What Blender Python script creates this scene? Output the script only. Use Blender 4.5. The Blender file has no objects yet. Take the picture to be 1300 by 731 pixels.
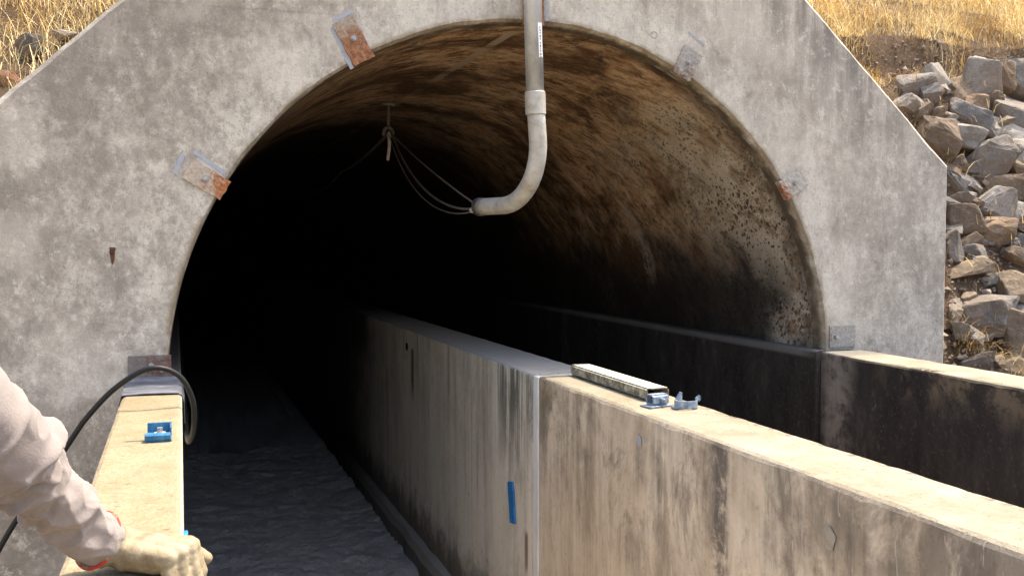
import bpy, bmesh, math, random
import numpy as np
from mathutils import Vector, Matrix, noise as mn

sc = bpy.context.scene
C = sc.collection
random.seed(7)
rng = np.random.default_rng(7)
R_ = math.radians

# ------------------------------------------------------------ camera, sky, sun, exposure
cam = bpy.data.cameras.new("camera")
cam.sensor_width = 36.0
cam.lens = 34.76
cam.clip_start = 0.05
cam.clip_end = 2000
co = bpy.data.objects.new("camera", cam)
C.objects.link(co)
co.location = (0, 0, 1.6)
co.rotation_euler = (R_(90 - 2.584), 0, R_(-18.78))
sc.camera = co

SUN = Vector((0.40, 0.055, 0.91)).normalized()
EL = math.asin(SUN.z)
AZ = math.atan2(SUN.x, SUN.y)
w = bpy.data.worlds.new("World")
sc.world = w
w.use_nodes = True
wn = w.node_tree
sky = wn.nodes.new("ShaderNodeTexSky")
sky.sky_type = 'NISHITA'
sky.sun_disc = False
sky.sun_elevation = EL
sky.sun_rotation = AZ
sky.dust_density = 4.5
sky.ozone_density = 0.6
bg = wn.nodes["Background"]
bg.inputs[1].default_value = 0.15
wn.links.new(sky.outputs[0], bg.inputs[0])
sl = bpy.data.lights.new("sun", 'SUN')
sl.energy = 2.4
sl.angle = R_(0.5)
sl.color = (1.0, 0.90, 0.73)
so = bpy.data.objects.new("sun", sl)
C.objects.link(so)
so.rotation_euler = SUN.to_track_quat('Z', 'Y').to_euler()
sc.view_settings.view_transform = 'Standard'
sc.view_settings.look = 'None'
sc.view_settings.exposure = 1.9
sc.view_settings.gamma = 1
sc.view_settings.use_curve_mapping = False
sc.render.engine = 'CYCLES'
sc.cycles.max_bounces = 10
sc.cycles.diffuse_bounces = 6


# ------------------------------------------------------------ material helper
class G:
    def __init__(s, name, rough=0.85, metal=0.0, spec=0.3):
        s.m = bpy.data.materials.new(name)
        s.m.use_nodes = True
        s.t = s.m.node_tree
        s.b = s.t.nodes["Principled BSDF"]
        s.b.inputs["Roughness"].default_value = rough
        s.b.inputs["Metallic"].default_value = metal
        s.b.inputs["Specular IOR Level"].default_value = spec

    def N(s, typ):
        return s.t.nodes.new(typ)

    def put(s, sock, v):
        if isinstance(v, bpy.types.NodeSocket):
            s.t.links.new(v, sock)
        elif isinstance(v, tuple) and len(v) == 3 and sock.type == 'RGBA':
            sock.default_value = (*v, 1)
        else:
            sock.default_value = v

    def pos(s):
        return s.N("ShaderNodeNewGeometry").outputs["Position"]

    def nor(s):
        return s.N("ShaderNodeNewGeometry").outputs["True Normal"]

    def obj(s):
        return s.N("ShaderNodeTexCoord").outputs["Object"]

    def rnd(s):
        return s.N("ShaderNodeObjectInfo").outputs["Random"]

    def map(s, v, scale=(1, 1, 1), loc=(0, 0, 0)):
        n = s.N("ShaderNodeMapping")
        s.put(n.inputs[0], v)
        n.inputs[1].default_value = loc
        n.inputs[3].default_value = scale
        return n.outputs[0]

    def sep(s, v):
        n = s.N("ShaderNodeSeparateXYZ")
        s.put(n.inputs[0], v)
        return n.outputs

    def com(s, x, y, z):
        n = s.N("ShaderNodeCombineXYZ")
        for i, q in enumerate((x, y, z)):
            s.put(n.inputs[i], q)
        return n.outputs[0]

    def noise(s, v, scale, detail=6, rough=0.6, dist=0.0):
        n = s.N("ShaderNodeTexNoise")
        s.put(n.inputs["Vector"], v)
        n.inputs["Scale"].default_value = scale
        n.inputs["Detail"].default_value = detail
        n.inputs["Roughness"].default_value = rough
        n.inputs["Distortion"].default_value = dist
        return n.outputs[0]

    def voro(s, v, scale, feature='F1'):
        n = s.N("ShaderNodeTexVoronoi")
        n.feature = feature
        s.put(n.inputs["Vector"], v)
        n.inputs["Scale"].default_value = scale
        return n.outputs[0]

    def ss(s, x, e0, e1, o0=0.0, o1=1.0):
        n = s.N("ShaderNodeMapRange")
        n.interpolation_type = 'SMOOTHSTEP'
        s.put(n.inputs[0], x)
        n.inputs[1].default_value = e0
        n.inputs[2].default_value = e1
        n.inputs[3].default_value = o0
        n.inputs[4].default_value = o1
        return n.outputs[0]

    def ma(s, op, a, b=0.0, c=0.0):
        n = s.N("ShaderNodeMath")
        n.operation = op
        s.put(n.inputs[0], a)
        s.put(n.inputs[1], b)
        s.put(n.inputs[2], c)
        return n.outputs[0]

    def mul(s, *a):
        r = a[0]
        for q in a[1:]:
            r = s.ma('MULTIPLY', r, q)
        return r

    def band(s, x, c, hw, soft):
        """1 inside |x-c|<hw, falling to 0 over soft"""
        d = s.ma('ABSOLUTE', s.ma('SUBTRACT', x, c))
        return s.ss(d, hw, hw + soft, 1.0, 0.0)

    def mix(s, f, a, b, blend='MIX'):
        n = s.N("ShaderNodeMix")
        n.data_type = 'RGBA'
        n.blend_type = blend
        s.put(n.inputs[0], f)
        s.put(n.inputs[6], a)
        s.put(n.inputs[7], b)
        return n.outputs[2]

    def ramp(s, f, *st):
        n = s.N("ShaderNodeValToRGB")
        e = n.color_ramp.elements
        while len(e) < len(st):
            e.new(0.5)
        for k, (p, c) in enumerate(st):
            e[k].position = p
            e[k].color = (*c, 1)
        s.put(n.inputs[0], f)
        return n.outputs[0]

    def bump(s, h, strength=0.4, dist=0.01):
        n = s.N("ShaderNodeBump")
        n.inputs["Strength"].default_value = strength
        n.inputs["Distance"].default_value = dist
        s.put(n.inputs["Height"], h)
        s.t.links.new(n.outputs[0], s.b.inputs["Normal"])

    def color(s, c):
        s.put(s.b.inputs["Base Color"], c)

    def rough(s, r):
        s.put(s.b.inputs["Roughness"], r)


def pits(g, p):
    """fine grain height: sand, bug holes"""
    a = g.noise(p, 160, 4, 0.7)
    b = g.noise(p, 22, 6, 0.65)
    h = g.ss(g.voro(p, 55), 0.05, 0.22)
    return g.ma('ADD', g.ma('ADD', g.mul(a, 0.35), g.mul(b, 0.6)), g.mul(h, 0.25))


def mat_headwall():
    g = G("portal_concrete", 0.92, spec=0.2)
    p = g.pos()
    x, y, z = g.sep(p)
    big = g.noise(p, 1.1, 6, 0.62, 0.3)
    mid = g.noise(g.map(p, (1, 1, 0.55)), 7, 8, 0.72, 0.4)
    fine = g.noise(p, 42, 6, 0.75)
    strk = g.noise(g.map(p, (14, 14, 1.3)), 1.4, 6, 0.7)
    base = g.ramp(mid, (0.30, (0.25, 0.220, 0.188)), (0.5, (0.375, 0.338, 0.294)), (0.66, (0.50, 0.455, 0.40)))
    # dark weathering: left field, right chamfer
    fl = g.ma('ADD', g.ss(x, 0.75, -0.5), g.mul(g.ss(big, 0.42, 0.6), 0.5))
    d = g.ma('SUBTRACT', g.ma('ADD', x, g.mul(z, 1.08)), 5.42)      # 0 on the right slope edge
    fr = g.ss(d, -0.75, 0.0)
    frn = g.mul(fr, g.ss(strk, 0.35, 0.62), g.ss(z, 1.75, 2.3))
    mot = g.ma('ADD', g.mul(g.ss(g.noise(p, 9, 9, 0.78, 0.6), 0.38, 0.66), 0.6), g.mul(g.ss(g.noise(p, 60, 6, 0.8), 0.36, 0.64), 0.45))
    dark = g.ma('MAXIMUM', g.mul(fl, mot, 0.36), g.mul(frn, 0.85))
    c = g.mix(dark, base, (0.15, 0.138, 0.122))
    bl = g.mul(g.ss(g.noise(p, 1.6, 5, 0.6), 0.44, 0.60), g.ss(x, 1.0, 0.2), g.ss(g.noise(p, 13, 8, 0.8), 0.30, 0.62))
    c = g.mix(g.mul(bl, 0.40), c, (0.19, 0.165, 0.138))
    ln = g.mul(g.band(g.ma('ADD', z, g.mul(mid, 0.03)), 2.435, 0.002, 0.004), g.ss(x, 0.75, 0.45))
    ln2 = g.mul(g.band(g.ma('ADD', z, g.mul(mid, 0.03)), 1.475, 0.002, 0.005), g.ss(big, 0.4, 0.5), g.ss(x, 0.6, 0.1))
    c = g.mix(g.mul(g.ma('MAXIMUM', ln, ln2), 0.32), c, (0.12, 0.105, 0.09))
    st2 = g.mul(g.ss(strk, 0.5, 0.68), g.ss(big, 0.40, 0.58), g.ss(z, 1.5, 2.4))
    c = g.mix(g.mul(st2, 0.45), c, (0.17, 0.155, 0.135))
    # pale grout band round the arch
    rr = g.ma('SQRT', g.ma('ADD', g.ma('POWER', g.ma('SUBTRACT', x, 1.3155), 2.0), g.ma('POWER', g.ma('SUBTRACT', z, 1.1013), 2.0)))
    ring = g.mul(g.band(rr, 1.345, 0.10, 0.16), g.ss(z, 1.05, 1.35))
    c = g.mix(g.mul(ring, g.ss(mid, 0.3, 0.6), 0.6), c, (0.49, 0.465, 0.415))
    # scuffed patches low on the right
    scf = g.mul(g.ss(x, 2.75, 2.95), g.ss(z, 1.75, 1.45), g.ss(g.noise(p, 24, 8, 0.8), 0.52, 0.60), g.ss(g.noise(p, 3.4, 3), 0.46, 0.58))
    c = g.mix(g.mul(scf, 0.75), c, (0.16, 0.15, 0.135))
    # white efflorescence specks
    sp = g.ss(g.noise(p, 30, 8, 0.85), 0.60, 0.68)
    c = g.mix(g.mul(sp, 0.5), c, (0.56, 0.53, 0.48))
    # dirt near the ground on the left
    low = g.mul(g.ss(z, 1.25, 0.5), g.ss(x, 0.1, 0.0))
    c = g.mix(g.mul(low, 0.75, g.ss(g.noise(p, 5, 7, 0.7), 0.25, 0.6)), c, (0.125, 0.108, 0.088))
    lf = g.ma('ADD', g.ss(x, 1.2, 0.1, 0.35, 1.0), g.mul(g.ss(x, 2.6, 3.1), 0.3))
    k1 = g.noise(p, 7.5, 14, 0.80, 0.15)
    k2 = g.noise(g.map(p, (1, 1, 0.8), (5, 2, 9)), 23, 12, 0.84, 0.1)
    k3 = g.noise(p, 75, 6, 0.8)
    c = g.mix(g.mul(g.ss(k1, 0.49, 0.56), lf, 0.34), c, (0.185, 0.162, 0.138))
    c = g.mix(g.mul(g.ss(k1, 0.475, 0.42), lf, 0.34), c, (0.50, 0.46, 0.40))
    c = g.mix(g.mul(g.ss(k2, 0.51, 0.56), lf, 0.55), c, (0.19, 0.168, 0.145))
    c = g.mix(g.mul(g.ss(k2, 0.46, 0.40), 0.55), c, (0.56, 0.525, 0.465))
    c = g.mix(g.ss(k3, 0.54, 0.64, 0.0, 0.5), c, (0.17, 0.152, 0.13))
    tl = g.mul(g.ss(g.ma('ADD', g.mul(x, 0.7), g.mul(z, -1.0)), -1.75, -2.25), g.ss(x, 0.6, 0.1), g.ss(g.noise(g.map(p, (1, 1, 0.7), (2, 2, 2)), 6, 10, 0.8), 0.40, 0.58))
    c = g.mix(g.mul(tl, 0.65), c, (0.165, 0.145, 0.122))
    c = g.mix(g.mul(g.ss(g.noise(p, 3.0, 5, 0.6), 0.5, 0.66), 0.35), c, (0.50, 0.455, 0.40))
    # brown lip where the arch edge meets the face
    lipn = g.mul(g.band(rr, 1.345, 0.012, 0.022), g.ss(g.noise(p, 12, 6, 0.7), 0.35, 0.55))
    c = g.mix(g.mul(lipn, 0.7), c, (0.16, 0.12, 0.07))
    inn = g.mul(g.ss(g.ma('ADD', y, g.mul(g.noise(p, 14, 5, 0.7), 0.08)), 3.665, 3.70), g.ss(rr, 1.40, 1.36))
    c = g.mix(g.mul(inn, g.ss(g.noise(p, 9, 7, 0.75), 0.2, 0.55)), c, (0.075, 0.06, 0.045))
    c = g.mix(1.0, c, (1.10, 1.085, 1.02), 'MULTIPLY')
    g.color(c)
    g.bump(g.ma('ADD', pits(g, p), g.mul(mid, 0.6)), 0.55, 0.012)
    return g.m


def mat_wall(name, kind):
    """channel walls: clean sun bleached tops, streaked sides"""
    g = G(name, 0.93, spec=0.2)
    p = g.pos()
    x, y, z = g.sep(p)
    nx, ny, nz = g.sep(g.nor())
    topm = g.ss(nz, 0.35, 0.75)
    s1 = g.noise(g.map(p, (6, 6, 0.5)), 1.0, 7, 0.6, 0.5)
    s2 = g.noise(g.map(p, (30, 30, 1.4), (3, 1, 2)), 1.0, 6, 0.75, 0.2)
    iso = g.noise(g.map(p, (2.4, 2.4, 1.3), (4, 4, 4)), 1.3, 10, 0.70, 0.4)
    s1 = g.ma('ADD', g.mul(s1, 0.45), g.mul(iso, 0.55))
    m = g.noise(p, 6, 8, 0.72, 0.3)
    blotch = g.noise(p, 2.1, 6, 0.65)
    spk = g.noise(p, 55, 5, 0.8)
    if kind == 'mid':
        base = g.ramp(s1, (0.36, (0.25, 0.19, 0.13)), (0.46, (0.52, 0.415, 0.295)), (0.56, (0.64, 0.53, 0.395)), (0.66, (0.42, 0.33, 0.235)))
        inner = g.ramp(s1, (0.36, (0.52, 0.455, 0.355)), (0.5, (0.72, 0.65, 0.525)), (0.64, (0.76, 0.70, 0.585)))
        base = g.mix(g.ss(y, 3.5, 3.65), base, inner)
        s3 = g.noise(g.map(p, (11, 11, 0.7), (7, 2, 1)), 1.0, 8, 0.66, 0.8)
        base = g.mix(g.mul(g.ss(s3, 0.46, 0.72), g.ss(blotch, 0.32, 0.60), 0.6), base, (0.19, 0.145, 0.10))
        base = g.mix(g.mul(g.ss(s3, 0.46, 0.30), 0.4), base, (0.66, 0.57, 0.44))
        gr = g.ss(g.noise(p, 34, 8, 0.82), 0.55, 0.68)
        base = g.mix(g.mul(gr, 0.5), base, (0.15, 0.12, 0.09))
        big2 = g.mul(g.ss(g.noise(g.map(p, (2.4, 2.4, 1.3), (1, 8, 3)), 1.3, 12, 0.76, 0.6), 0.49, 0.62), g.ss(z, 0.25, 1.0, 0.25, 1.0), g.ss(y, 4.2, 3.4, 0.3, 1.0))
        base = g.mix(g.mul(big2, 0.72), base, (0.135, 0.105, 0.078))
        sk = g.mul(g.band(g.ma('ADD', y, g.mul(s2, 0.08)), 2.26, 0.012, 0.05), g.ss(g.noise(p, 11, 6, 0.8), 0.38, 0.56))
        base = g.mix(g.mul(sk, 0.85), base, (0.09, 0.075, 0.065))
        # dark runs from the top
        runs = g.mul(g.ss(g.ma('ADD', g.mul(s2, 0.5), g.mul(m, 0.5)), 0.46, 0.60), g.ss(z, 0.35, 1.02), g.ss(blotch, 0.36, 0.56), g.ss(y, 4.1, 3.6, 0.35, 1.0))
        base = g.mix(g.mul(runs, 0.58), base, (0.085, 0.072, 0.055))
        alg = g.mul(g.band(y, 3.88, 0.10, 0.22), g.ss(z, 0.55, 1.0), g.ss(s2, 0.38, 0.55))
        base = g.mix(g.mul(alg, 0.85), base, (0.075, 0.073, 0.055))
        alg2 = g.mul(g.band(y, 3.45, 0.05, 0.12), g.ss(z, 0.75, 1.05), g.ss(m, 0.35, 0.55))
        base = g.mix(g.mul(alg2, 0.7), base, (0.16, 0.12, 0.06))
        # dark crust under the top edge, near end
        cr = g.mul(g.ss(y, 2.3, 1.5), g.ss(g.ma('ADD', z, g.mul(s2, 0.25)), 0.90, 1.12), g.ss(m, 0.32, 0.54))
        base = g.mix(g.mul(cr, 0.75), base, (0.13, 0.105, 0.08))
        # damp skirt
        wob = g.ma('ADD', z, g.mul(g.ma('SUBTRACT', m, 0.5), 0.55))
        damp = g.ss(wob, 0.18, -0.06)
        base = g.mix(g.mul(damp, 0.8), base, (0.07, 0.052, 0.04))
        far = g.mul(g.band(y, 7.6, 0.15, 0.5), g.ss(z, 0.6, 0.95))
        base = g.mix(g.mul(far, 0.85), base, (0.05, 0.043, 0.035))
        # rust run below the tie hole
        rz = g.mul(g.band(y, 5.72, 0.012, 0.05), g.ss(z, 0.62, 0.80), g.ss(z, 0.99, 0.96))
        base = g.mix(g.mul(rz, 0.85, g.ss(s2, 0.3, 0.5)), base, (0.13, 0.055, 0.02))
        rz2 = g.mul(g.band(y, 3.70, 0.008, 0.02), g.ss(z, 0.25, 0.32), g.ss(z, 0.46, 0.42))
        base = g.mix(g.mul(rz2, 0.8), base, (0.12, 0.05, 0.025))
        # scratches
        scr = g.ss(g.noise(g.map(p, (1, 34, 5)), 1.2, 3, 0.5, 3.0), 0.665, 0.69)
        base = g.mix(g.mul(scr, 0.45), base, (0.55, 0.48, 0.38))
    elif kind == 'right':
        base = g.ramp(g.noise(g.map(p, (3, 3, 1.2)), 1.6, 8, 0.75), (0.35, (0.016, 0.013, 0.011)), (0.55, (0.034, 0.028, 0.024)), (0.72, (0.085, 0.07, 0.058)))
        gt = g.ss(g.noise(p, 48, 8, 0.85), 0.53, 0.66)
        base = g.mix(g.mul(gt, 0.55), base, (0.105, 0.088, 0.074))
        drip = g.mul(g.band(g.ma('ADD', y, g.mul(m, 0.10)), 3.52, 0.03, 0.13), g.ss(m, 0.34, 0.58), g.ss(g.ma('ADD', z, g.mul(s2, 0.5)), 0.55, 1.2))
        base = g.mix(g.mul(drip, 0.75), base, (0.27, 0.23, 0.195))
        pk = g.mul(g.ss(g.noise(p, 26, 8, 0.8), 0.575, 0.66), g.ss(blotch, 0.45, 0.62))
        base = g.mix(g.mul(pk, 0.55), base, (0.24, 0.22, 0.2))
        base = g.mix(g.mul(g.ss(z, 0.95, 1.11), g.ss(y, 3.3, 2.9), g.ss(m, 0.45, 0.6), 0.6), base, (0.2, 0.15, 0.1))
        inl = g.ss(y, 3.55, 3.75)
        base = g.mix(g.mul(inl, g.ss(z, 1.095, 1.115), 0.6), base, (0.20, 0.185, 0.17))
        
    else:
        base = g.ramp(s1, (0.3, (0.36, 0.31, 0.23)), (0.55, (0.50, 0.44, 0.34)), (0.7, (0.56, 0.50, 0.40)))
    topc = g.ramp(m, (0.3, (0.17, 0.14, 0.092)), (0.52, (0.235, 0.207, 0.152)), (0.7, (0.28, 0.252, 0.192)))
    if kind == 'left':
        topc = g.ramp(m, (0.3, (0.19, 0.145, 0.082)), (0.52, (0.245, 0.198, 0.122)), (0.7, (0.28, 0.235, 0.155)))
        topc = g.mix(g.ss(g.noise(g.map(p, (1.6, 1, 1)), 75, 7, 0.8), 0.42, 0.62, 0.0, 0.55), topc, (0.16, 0.118, 0.065))
    tw = g.noise(g.map(p, (14, 2.2, 3)), 1.7, 7, 0.75, 0.5)
    topc = g.mix(g.mul(g.ss(tw, 0.53, 0.66), 0.55), topc, (0.23, 0.18, 0.115))
    topc = g.mix(g.ss(spk, 0.57, 0.67, 0.0, 0.8), topc, (0.085, 0.068, 0.048))
    if kind == 'mid':
        ed = g.mul(g.band(x, 1.565, 0.02, 0.03), g.ss(g.noise(p, 24, 6, 0.8), 0.50, 0.58))
        topc = g.mix(g.mul(ed, 0.8), topc, (0.09, 0.075, 0.055))
        topc = g.mix(g.mul(g.band(y, 3.72, 0.05, 0.07), g.ss(x, 1.35, 1.45), g.ss(g.noise(p, 30, 6, 0.8), 0.42, 0.55), 0.85), topc, (0.07, 0.065, 0.06))
        topc = g.mix(g.mul(g.ss(y, 3.5, 3.7), 0.55), topc, (0.42, 0.41, 0.39))
    if kind == 'right':
        topc = g.mix(g.mul(g.ss(g.ma('ADD', y, g.mul(m, 0.12)), 3.42, 3.50), 0.9), topc, (0.15, 0.14, 0.125))  # portal's cast shadow painted into the top near the joint
        topc = g.mix(g.mul(g.ss(y, 3.7, 4.6), 0.85), topc, (0.06, 0.054, 0.048))  # ledge darkened inward, painting in the dimness past the mouth
        sp2 = g.mul(g.band(y, 2.93, 0.05, 0.05), g.band(x, 2.60, 0.02, 0.03), g.ss(g.noise(p, 40, 6, 0.8), 0.45, 0.55))
        topc = g.mix(sp2, topc, (0.05, 0.042, 0.035))
    if kind == 'left':
        ed = g.ss(x, -0.02, 0.0)
        topc = g.mix(g.mul(ed, 0.5, g.ss(spk, 0.4, 0.6)), topc, (0.25, 0.21, 0.16))
        dr = g.mul(g.band(y, 2.575, 0.004, 0.008), g.band(x, -0.10, 0.015, 0.02))
        topc = g.mix(g.mul(dr, 0.9), topc, (0.05, 0.045, 0.05))
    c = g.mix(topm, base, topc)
    c = g.mix(g.ss(g.ma('ADD', y, g.mul(m, 1.2)), 6.6, 8.9, 0.0, 0.95), c, (0.014, 0.012, 0.010))  # walls blackened with depth to paint in the tunnel's dark
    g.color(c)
    g.bump(g.ma('ADD', pits(g, p), g.mul(g.noise(p, 4, 5, 0.6), 0.7)), 0.6, 0.012)
    return g.m


def mat_barrel():
    g = G("stained_barrel_concrete", 0.85, spec=0.25)
    p = g.pos()
    x, y, z = g.sep(p)
    ang = g.ma('ARCTAN2', g.ma('SUBTRACT', z, 1.1013), g.ma('SUBTRACT', x, 1.3155))
    arc = g.mul(ang, 1.345)
    u = g.com(arc, y, 0.0)
    ur = g.com(g.ma('ADD', g.mul(arc, 0.80), g.mul(y, 0.60)), g.ma('SUBTRACT', g.mul(y, 0.80), g.mul(arc, 0.60)), 0.0)
    sweep = g.ma('ADD', g.mul(g.noise(g.map(ur, (1.9, 3.0, 1)), 3.2, 14, 0.84, 0.3), 0.70), g.mul(g.noise(g.map(u, (1.4, 3.0, 1)), 1.8, 10, 0.8, 0.3), 0.30))
    blot = g.noise(u, 1.5, 7, 0.66, 0.5)
    grit = g.noise(g.map(ur, (11, 27, 1)), 1.0, 7, 0.75, 0.6)
    fineg = g.noise(u, 60, 5, 0.8)
    c = g.ramp(sweep, (0.37, (0.055, 0.024, 0.010)), (0.45, (0.31, 0.175, 0.083)), (0.52, (0.58, 0.395, 0.23)), (0.62, (0.76, 0.60, 0.42)))
    c = g.mix(g.ss(blot, 0.45, 0.60, 0.0, 0.88), c, (0.075, 0.033, 0.013))
    dk = g.ss(g.noise(u, 3.4, 8, 0.75, 0.6), 0.52, 0.64)
    c = g.mix(g.mul(dk, 0.8), c, (0.03, 0.018, 0.010))
    # soot pocks
    pock = g.ss(grit, 0.52, 0.60)
    c = g.mix(g.mul(pock, 0.72), c, (0.05, 0.028, 0.014))
    fs = g.ss(g.noise(g.map(ur, (26, 40, 1), (3, 3, 0)), 1.0, 8, 0.8, 0.2), 0.56, 0.66)
    c = g.mix(g.mul(fs, 0.6), c, (0.58, 0.44, 0.28))
    # pale bleached shoulder near the mouth on the right
    wob = g.mul(g.ma('SUBTRACT', blot, 0.5), 0.9)
    pa = g.ss(g.ma('ADD', ang, g.mul(wob, 1.2)), 1.2, 0.6)
    py = g.ss(g.ma('ADD', y, g.mul(wob, 3.4)), 5.0, 4.0)
    pale = g.mul(pa, py)
    palec = g.ramp(g.noise(u, 9, 8, 0.75), (0.3, (0.36, 0.30, 0.21)), (0.5, (0.52, 0.46, 0.36)), (0.7, (0.60, 0.56, 0.47)))
    nz1 = g.mul(g.ma('SUBTRACT', g.noise(u, 60, 4, 0.7), 0.5), 0.9)
    dens = g.mul(g.ma('SUBTRACT', g.noise(u, 3.6, 6, 0.7), 0.5), 1.1)
    us = g.map(ur, (1.5, 1, 1))
    v1 = g.ss(g.ma('SUBTRACT', g.ma('ADD', g.voro(us, 30), nz1), dens), 0.36, 0.22)
    v2 = g.ss(g.ma('SUBTRACT', g.ma('ADD', g.voro(us, 66), nz1), dens), 0.34, 0.20)
    c2 = g.mix(g.mul(g.ma('MAXIMUM', v1, g.mul(v2, 0.8)), 0.92), palec, (0.035, 0.026, 0.018))
    cl = g.ss(g.noise(ur, 4.2, 9, 0.75, 0.5), 0.47, 0.60)
    c2 = g.mix(g.mul(cl, 0.78), c2, g.mix(g.ss(grit, 0.46, 0.56), (0.24, 0.15, 0.08), (0.06, 0.04, 0.025)))
    c = g.mix(g.mul(pale, 0.9), c, c2)
    # black band just inside the mouth, black foot above the ledge
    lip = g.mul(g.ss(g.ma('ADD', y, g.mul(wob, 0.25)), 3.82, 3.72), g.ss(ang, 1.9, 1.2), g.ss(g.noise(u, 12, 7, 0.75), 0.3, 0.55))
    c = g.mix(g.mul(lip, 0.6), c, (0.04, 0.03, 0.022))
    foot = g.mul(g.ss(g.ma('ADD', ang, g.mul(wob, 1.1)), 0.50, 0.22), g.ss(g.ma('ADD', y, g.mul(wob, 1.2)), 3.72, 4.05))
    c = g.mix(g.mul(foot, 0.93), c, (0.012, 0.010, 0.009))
    depth_shade = g.ss(g.ma('ADD', y, g.mul(wob, 2.5)), 5.2, 7.8)  # shade painted in: lining turns near-black farther from the mouth
    c = g.mix(depth_shade, c, g.mix(0.93, c, (0.012, 0.009, 0.007)))
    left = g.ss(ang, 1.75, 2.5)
    c = g.mix(g.mul(left, 0.88), c, (0.02, 0.014, 0.009))  # left side blackened, painting in the shade there
    # ring joint drip of lime at the first joint
    wy = g.ma('ADD', y, g.mul(g.ma('SUBTRACT', g.noise(u, 6, 4), 0.5), 0.22))
    drip = g.mul(g.band(wy, 5.22, 0.03, 0.06), g.ss(ang, 0.85, 0.7), g.ss(ang, 0.15, 0.3), g.ss(g.noise(u, 11, 7, 0.8), 0.42, 0.58))
    c = g.mix(g.mul(drip, 0.75), c, (0.42, 0.37, 0.31))
    # worn pale line along the crown
    cr = g.mul(g.band(x, 1.30, 0.016, 0.01), g.ss(g.noise(g.map(p, (1, 2.6, 1)), 1.5, 3, 0.6), 0.40, 0.52))
    c = g.mix(g.mul(cr, g.ss(y, 6.5, 3.9, 0.15, 0.95)), c, (0.42, 0.34, 0.24))
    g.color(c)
    g.rough(0.8)
    h = g.ma('ADD', g.mul(sweep, 0.9), g.ma('ADD', g.mul(grit, -0.8), g.mul(fineg, 0.3)))
    g.bump(h, 0.6, 0.02)
    return g.m


def mat_simple(name, cols, scale=20, rough=0.8, metal=0.0, bump=0.2, dist=0.004, spec=0.3, coord='obj', stretch=(1, 1, 1)):
    g = G(name, rough, metal, spec)
    p = g.obj() if coord == 'obj' else g.pos()
    n = g.noise(g.map(p, stretch), scale, 7, 0.7, 0.2)
    k = len(cols)
    g.color(g.ramp(n, *[(0.32 + 0.36 * i / max(1, k - 1), c) for i, c in enumerate(cols)]))
    if bump:
        g.bump(g.ma('ADD', g.noise(p, scale * 3, 5, 0.7), n), bump, dist)
    return g.m


def mat_plate(name, steel, rust, amount):
    g = G(name, 0.75, 0.0, 0.4)
    p = g.pos()
    n = g.noise(p, 26, 8, 0.75, 0.3)
    n2 = g.noise(p, 90, 5, 0.8)
    c = g.ramp(n2, (0.3, tuple(0.6 * q for q in steel)), (0.6, steel), (0.75, tuple(min(0.7, 1.35 * q) for q in steel)))
    rc = g.ramp(n2, (0.3, tuple(0.35 * q for q in rust)), (0.5, rust), (0.68, tuple(min(0.8, 1.5 * q) for q in rust)))
    x, y, z = g.sep(p)
    rr = g.ma('SQRT', g.ma('ADD', g.ma('POWER', g.ma('SUBTRACT', x, 1.3155), 2.0), g.ma('POWER', g.ma('SUBTRACT', z, 1.1013), 2.0)))
    f = g.ss(g.ma('ADD', n, g.mul(g.ma('SUBTRACT', 1.42, rr), 2.2)), 0.62 - amount * 0.35, 0.80 - amount * 0.35)
    g.color(g.mix(f, c, rc))
    g.bump(g.ma('ADD', n, g.mul(n2, 0.7)), 0.9, 0.006)
    return g.m


M = {}
M['headwall'] = mat_headwall()
M['mid'] = mat_wall("streaked_wall_concrete", 'mid')
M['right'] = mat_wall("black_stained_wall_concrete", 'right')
M['left'] = mat_wall("plain_wall_concrete", 'left')
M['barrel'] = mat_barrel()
M['sealant'] = mat_simple("pale_sealant", [(0.52, 0.505, 0.47), (0.72, 0.70, 0.66)], 14, 0.8, coord='pos', stretch=(1, 1, 0.4))
M['rust_a'] = mat_plate("rusty_steel_plate", (0.34, 0.275, 0.20), (0.25, 0.11, 0.048), 0.80)
M['rust_b'] = mat_plate("half_rusty_steel_plate", (0.45, 0.375, 0.29), (0.30, 0.115, 0.04), 0.38)
M['rust_c'] = mat_plate("pale_plate_with_rust_corner", (0.42, 0.39, 0.33), (0.26, 0.10, 0.04), 0.12)
M['plate_c'] = mat_plate("weathered_grey_plate", (0.34, 0.315, 0.275), (0.20, 0.14, 0.095), 0.22)
M['plate_d'] = mat_plate("dark_rusty_plate", (0.16, 0.14, 0.125), (0.13, 0.06, 0.04), 0.35)
M['bolt'] = mat_simple("dull_bolt_steel", [(0.22, 0.2, 0.19), (0.42, 0.4, 0.38)], 60, 0.55, 0.6)
M['blue_paint'] = mat_simple("faded_blue_paint", [(0.27, 0.285, 0.31), (0.335, 0.345, 0.365)], 40, 0.85, coord='pos')
M['blue'] = mat_simple("bright_blue_paint", [(0.012, 0.07, 0.15), (0.022, 0.115, 0.22), (0.06, 0.18, 0.28)], 30, 0.5, 0, 0.3)
M['blue_strap'] = mat_simple("blue_plastic", [(0.015, 0.11, 0.30), (0.04, 0.22, 0.50)], 30, 0.5, 0, 0.2)
M['galv'] = mat_simple("galvanised_conduit_steel", [(0.25, 0.255, 0.25), (0.40, 0.405, 0.395), (0.52, 0.52, 0.5)], 9, 0.5, 0.35, 0.15, 0.002, coord='pos', stretch=(1, 1, 0.5))
M['galv_dusty'] = mat_simple("dusty_conduit_steel", [(0.28, 0.24, 0.17), (0.42, 0.39, 0.33), (0.52, 0.50, 0.45)], 14, 0.6, 0.2, 0.25, 0.002, coord='pos')
M['dark_end'] = mat_simple("dark_bushing_rubber", [(0.03, 0.027, 0.024), (0.09, 0.08, 0.07)], 40, 0.7)
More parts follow.
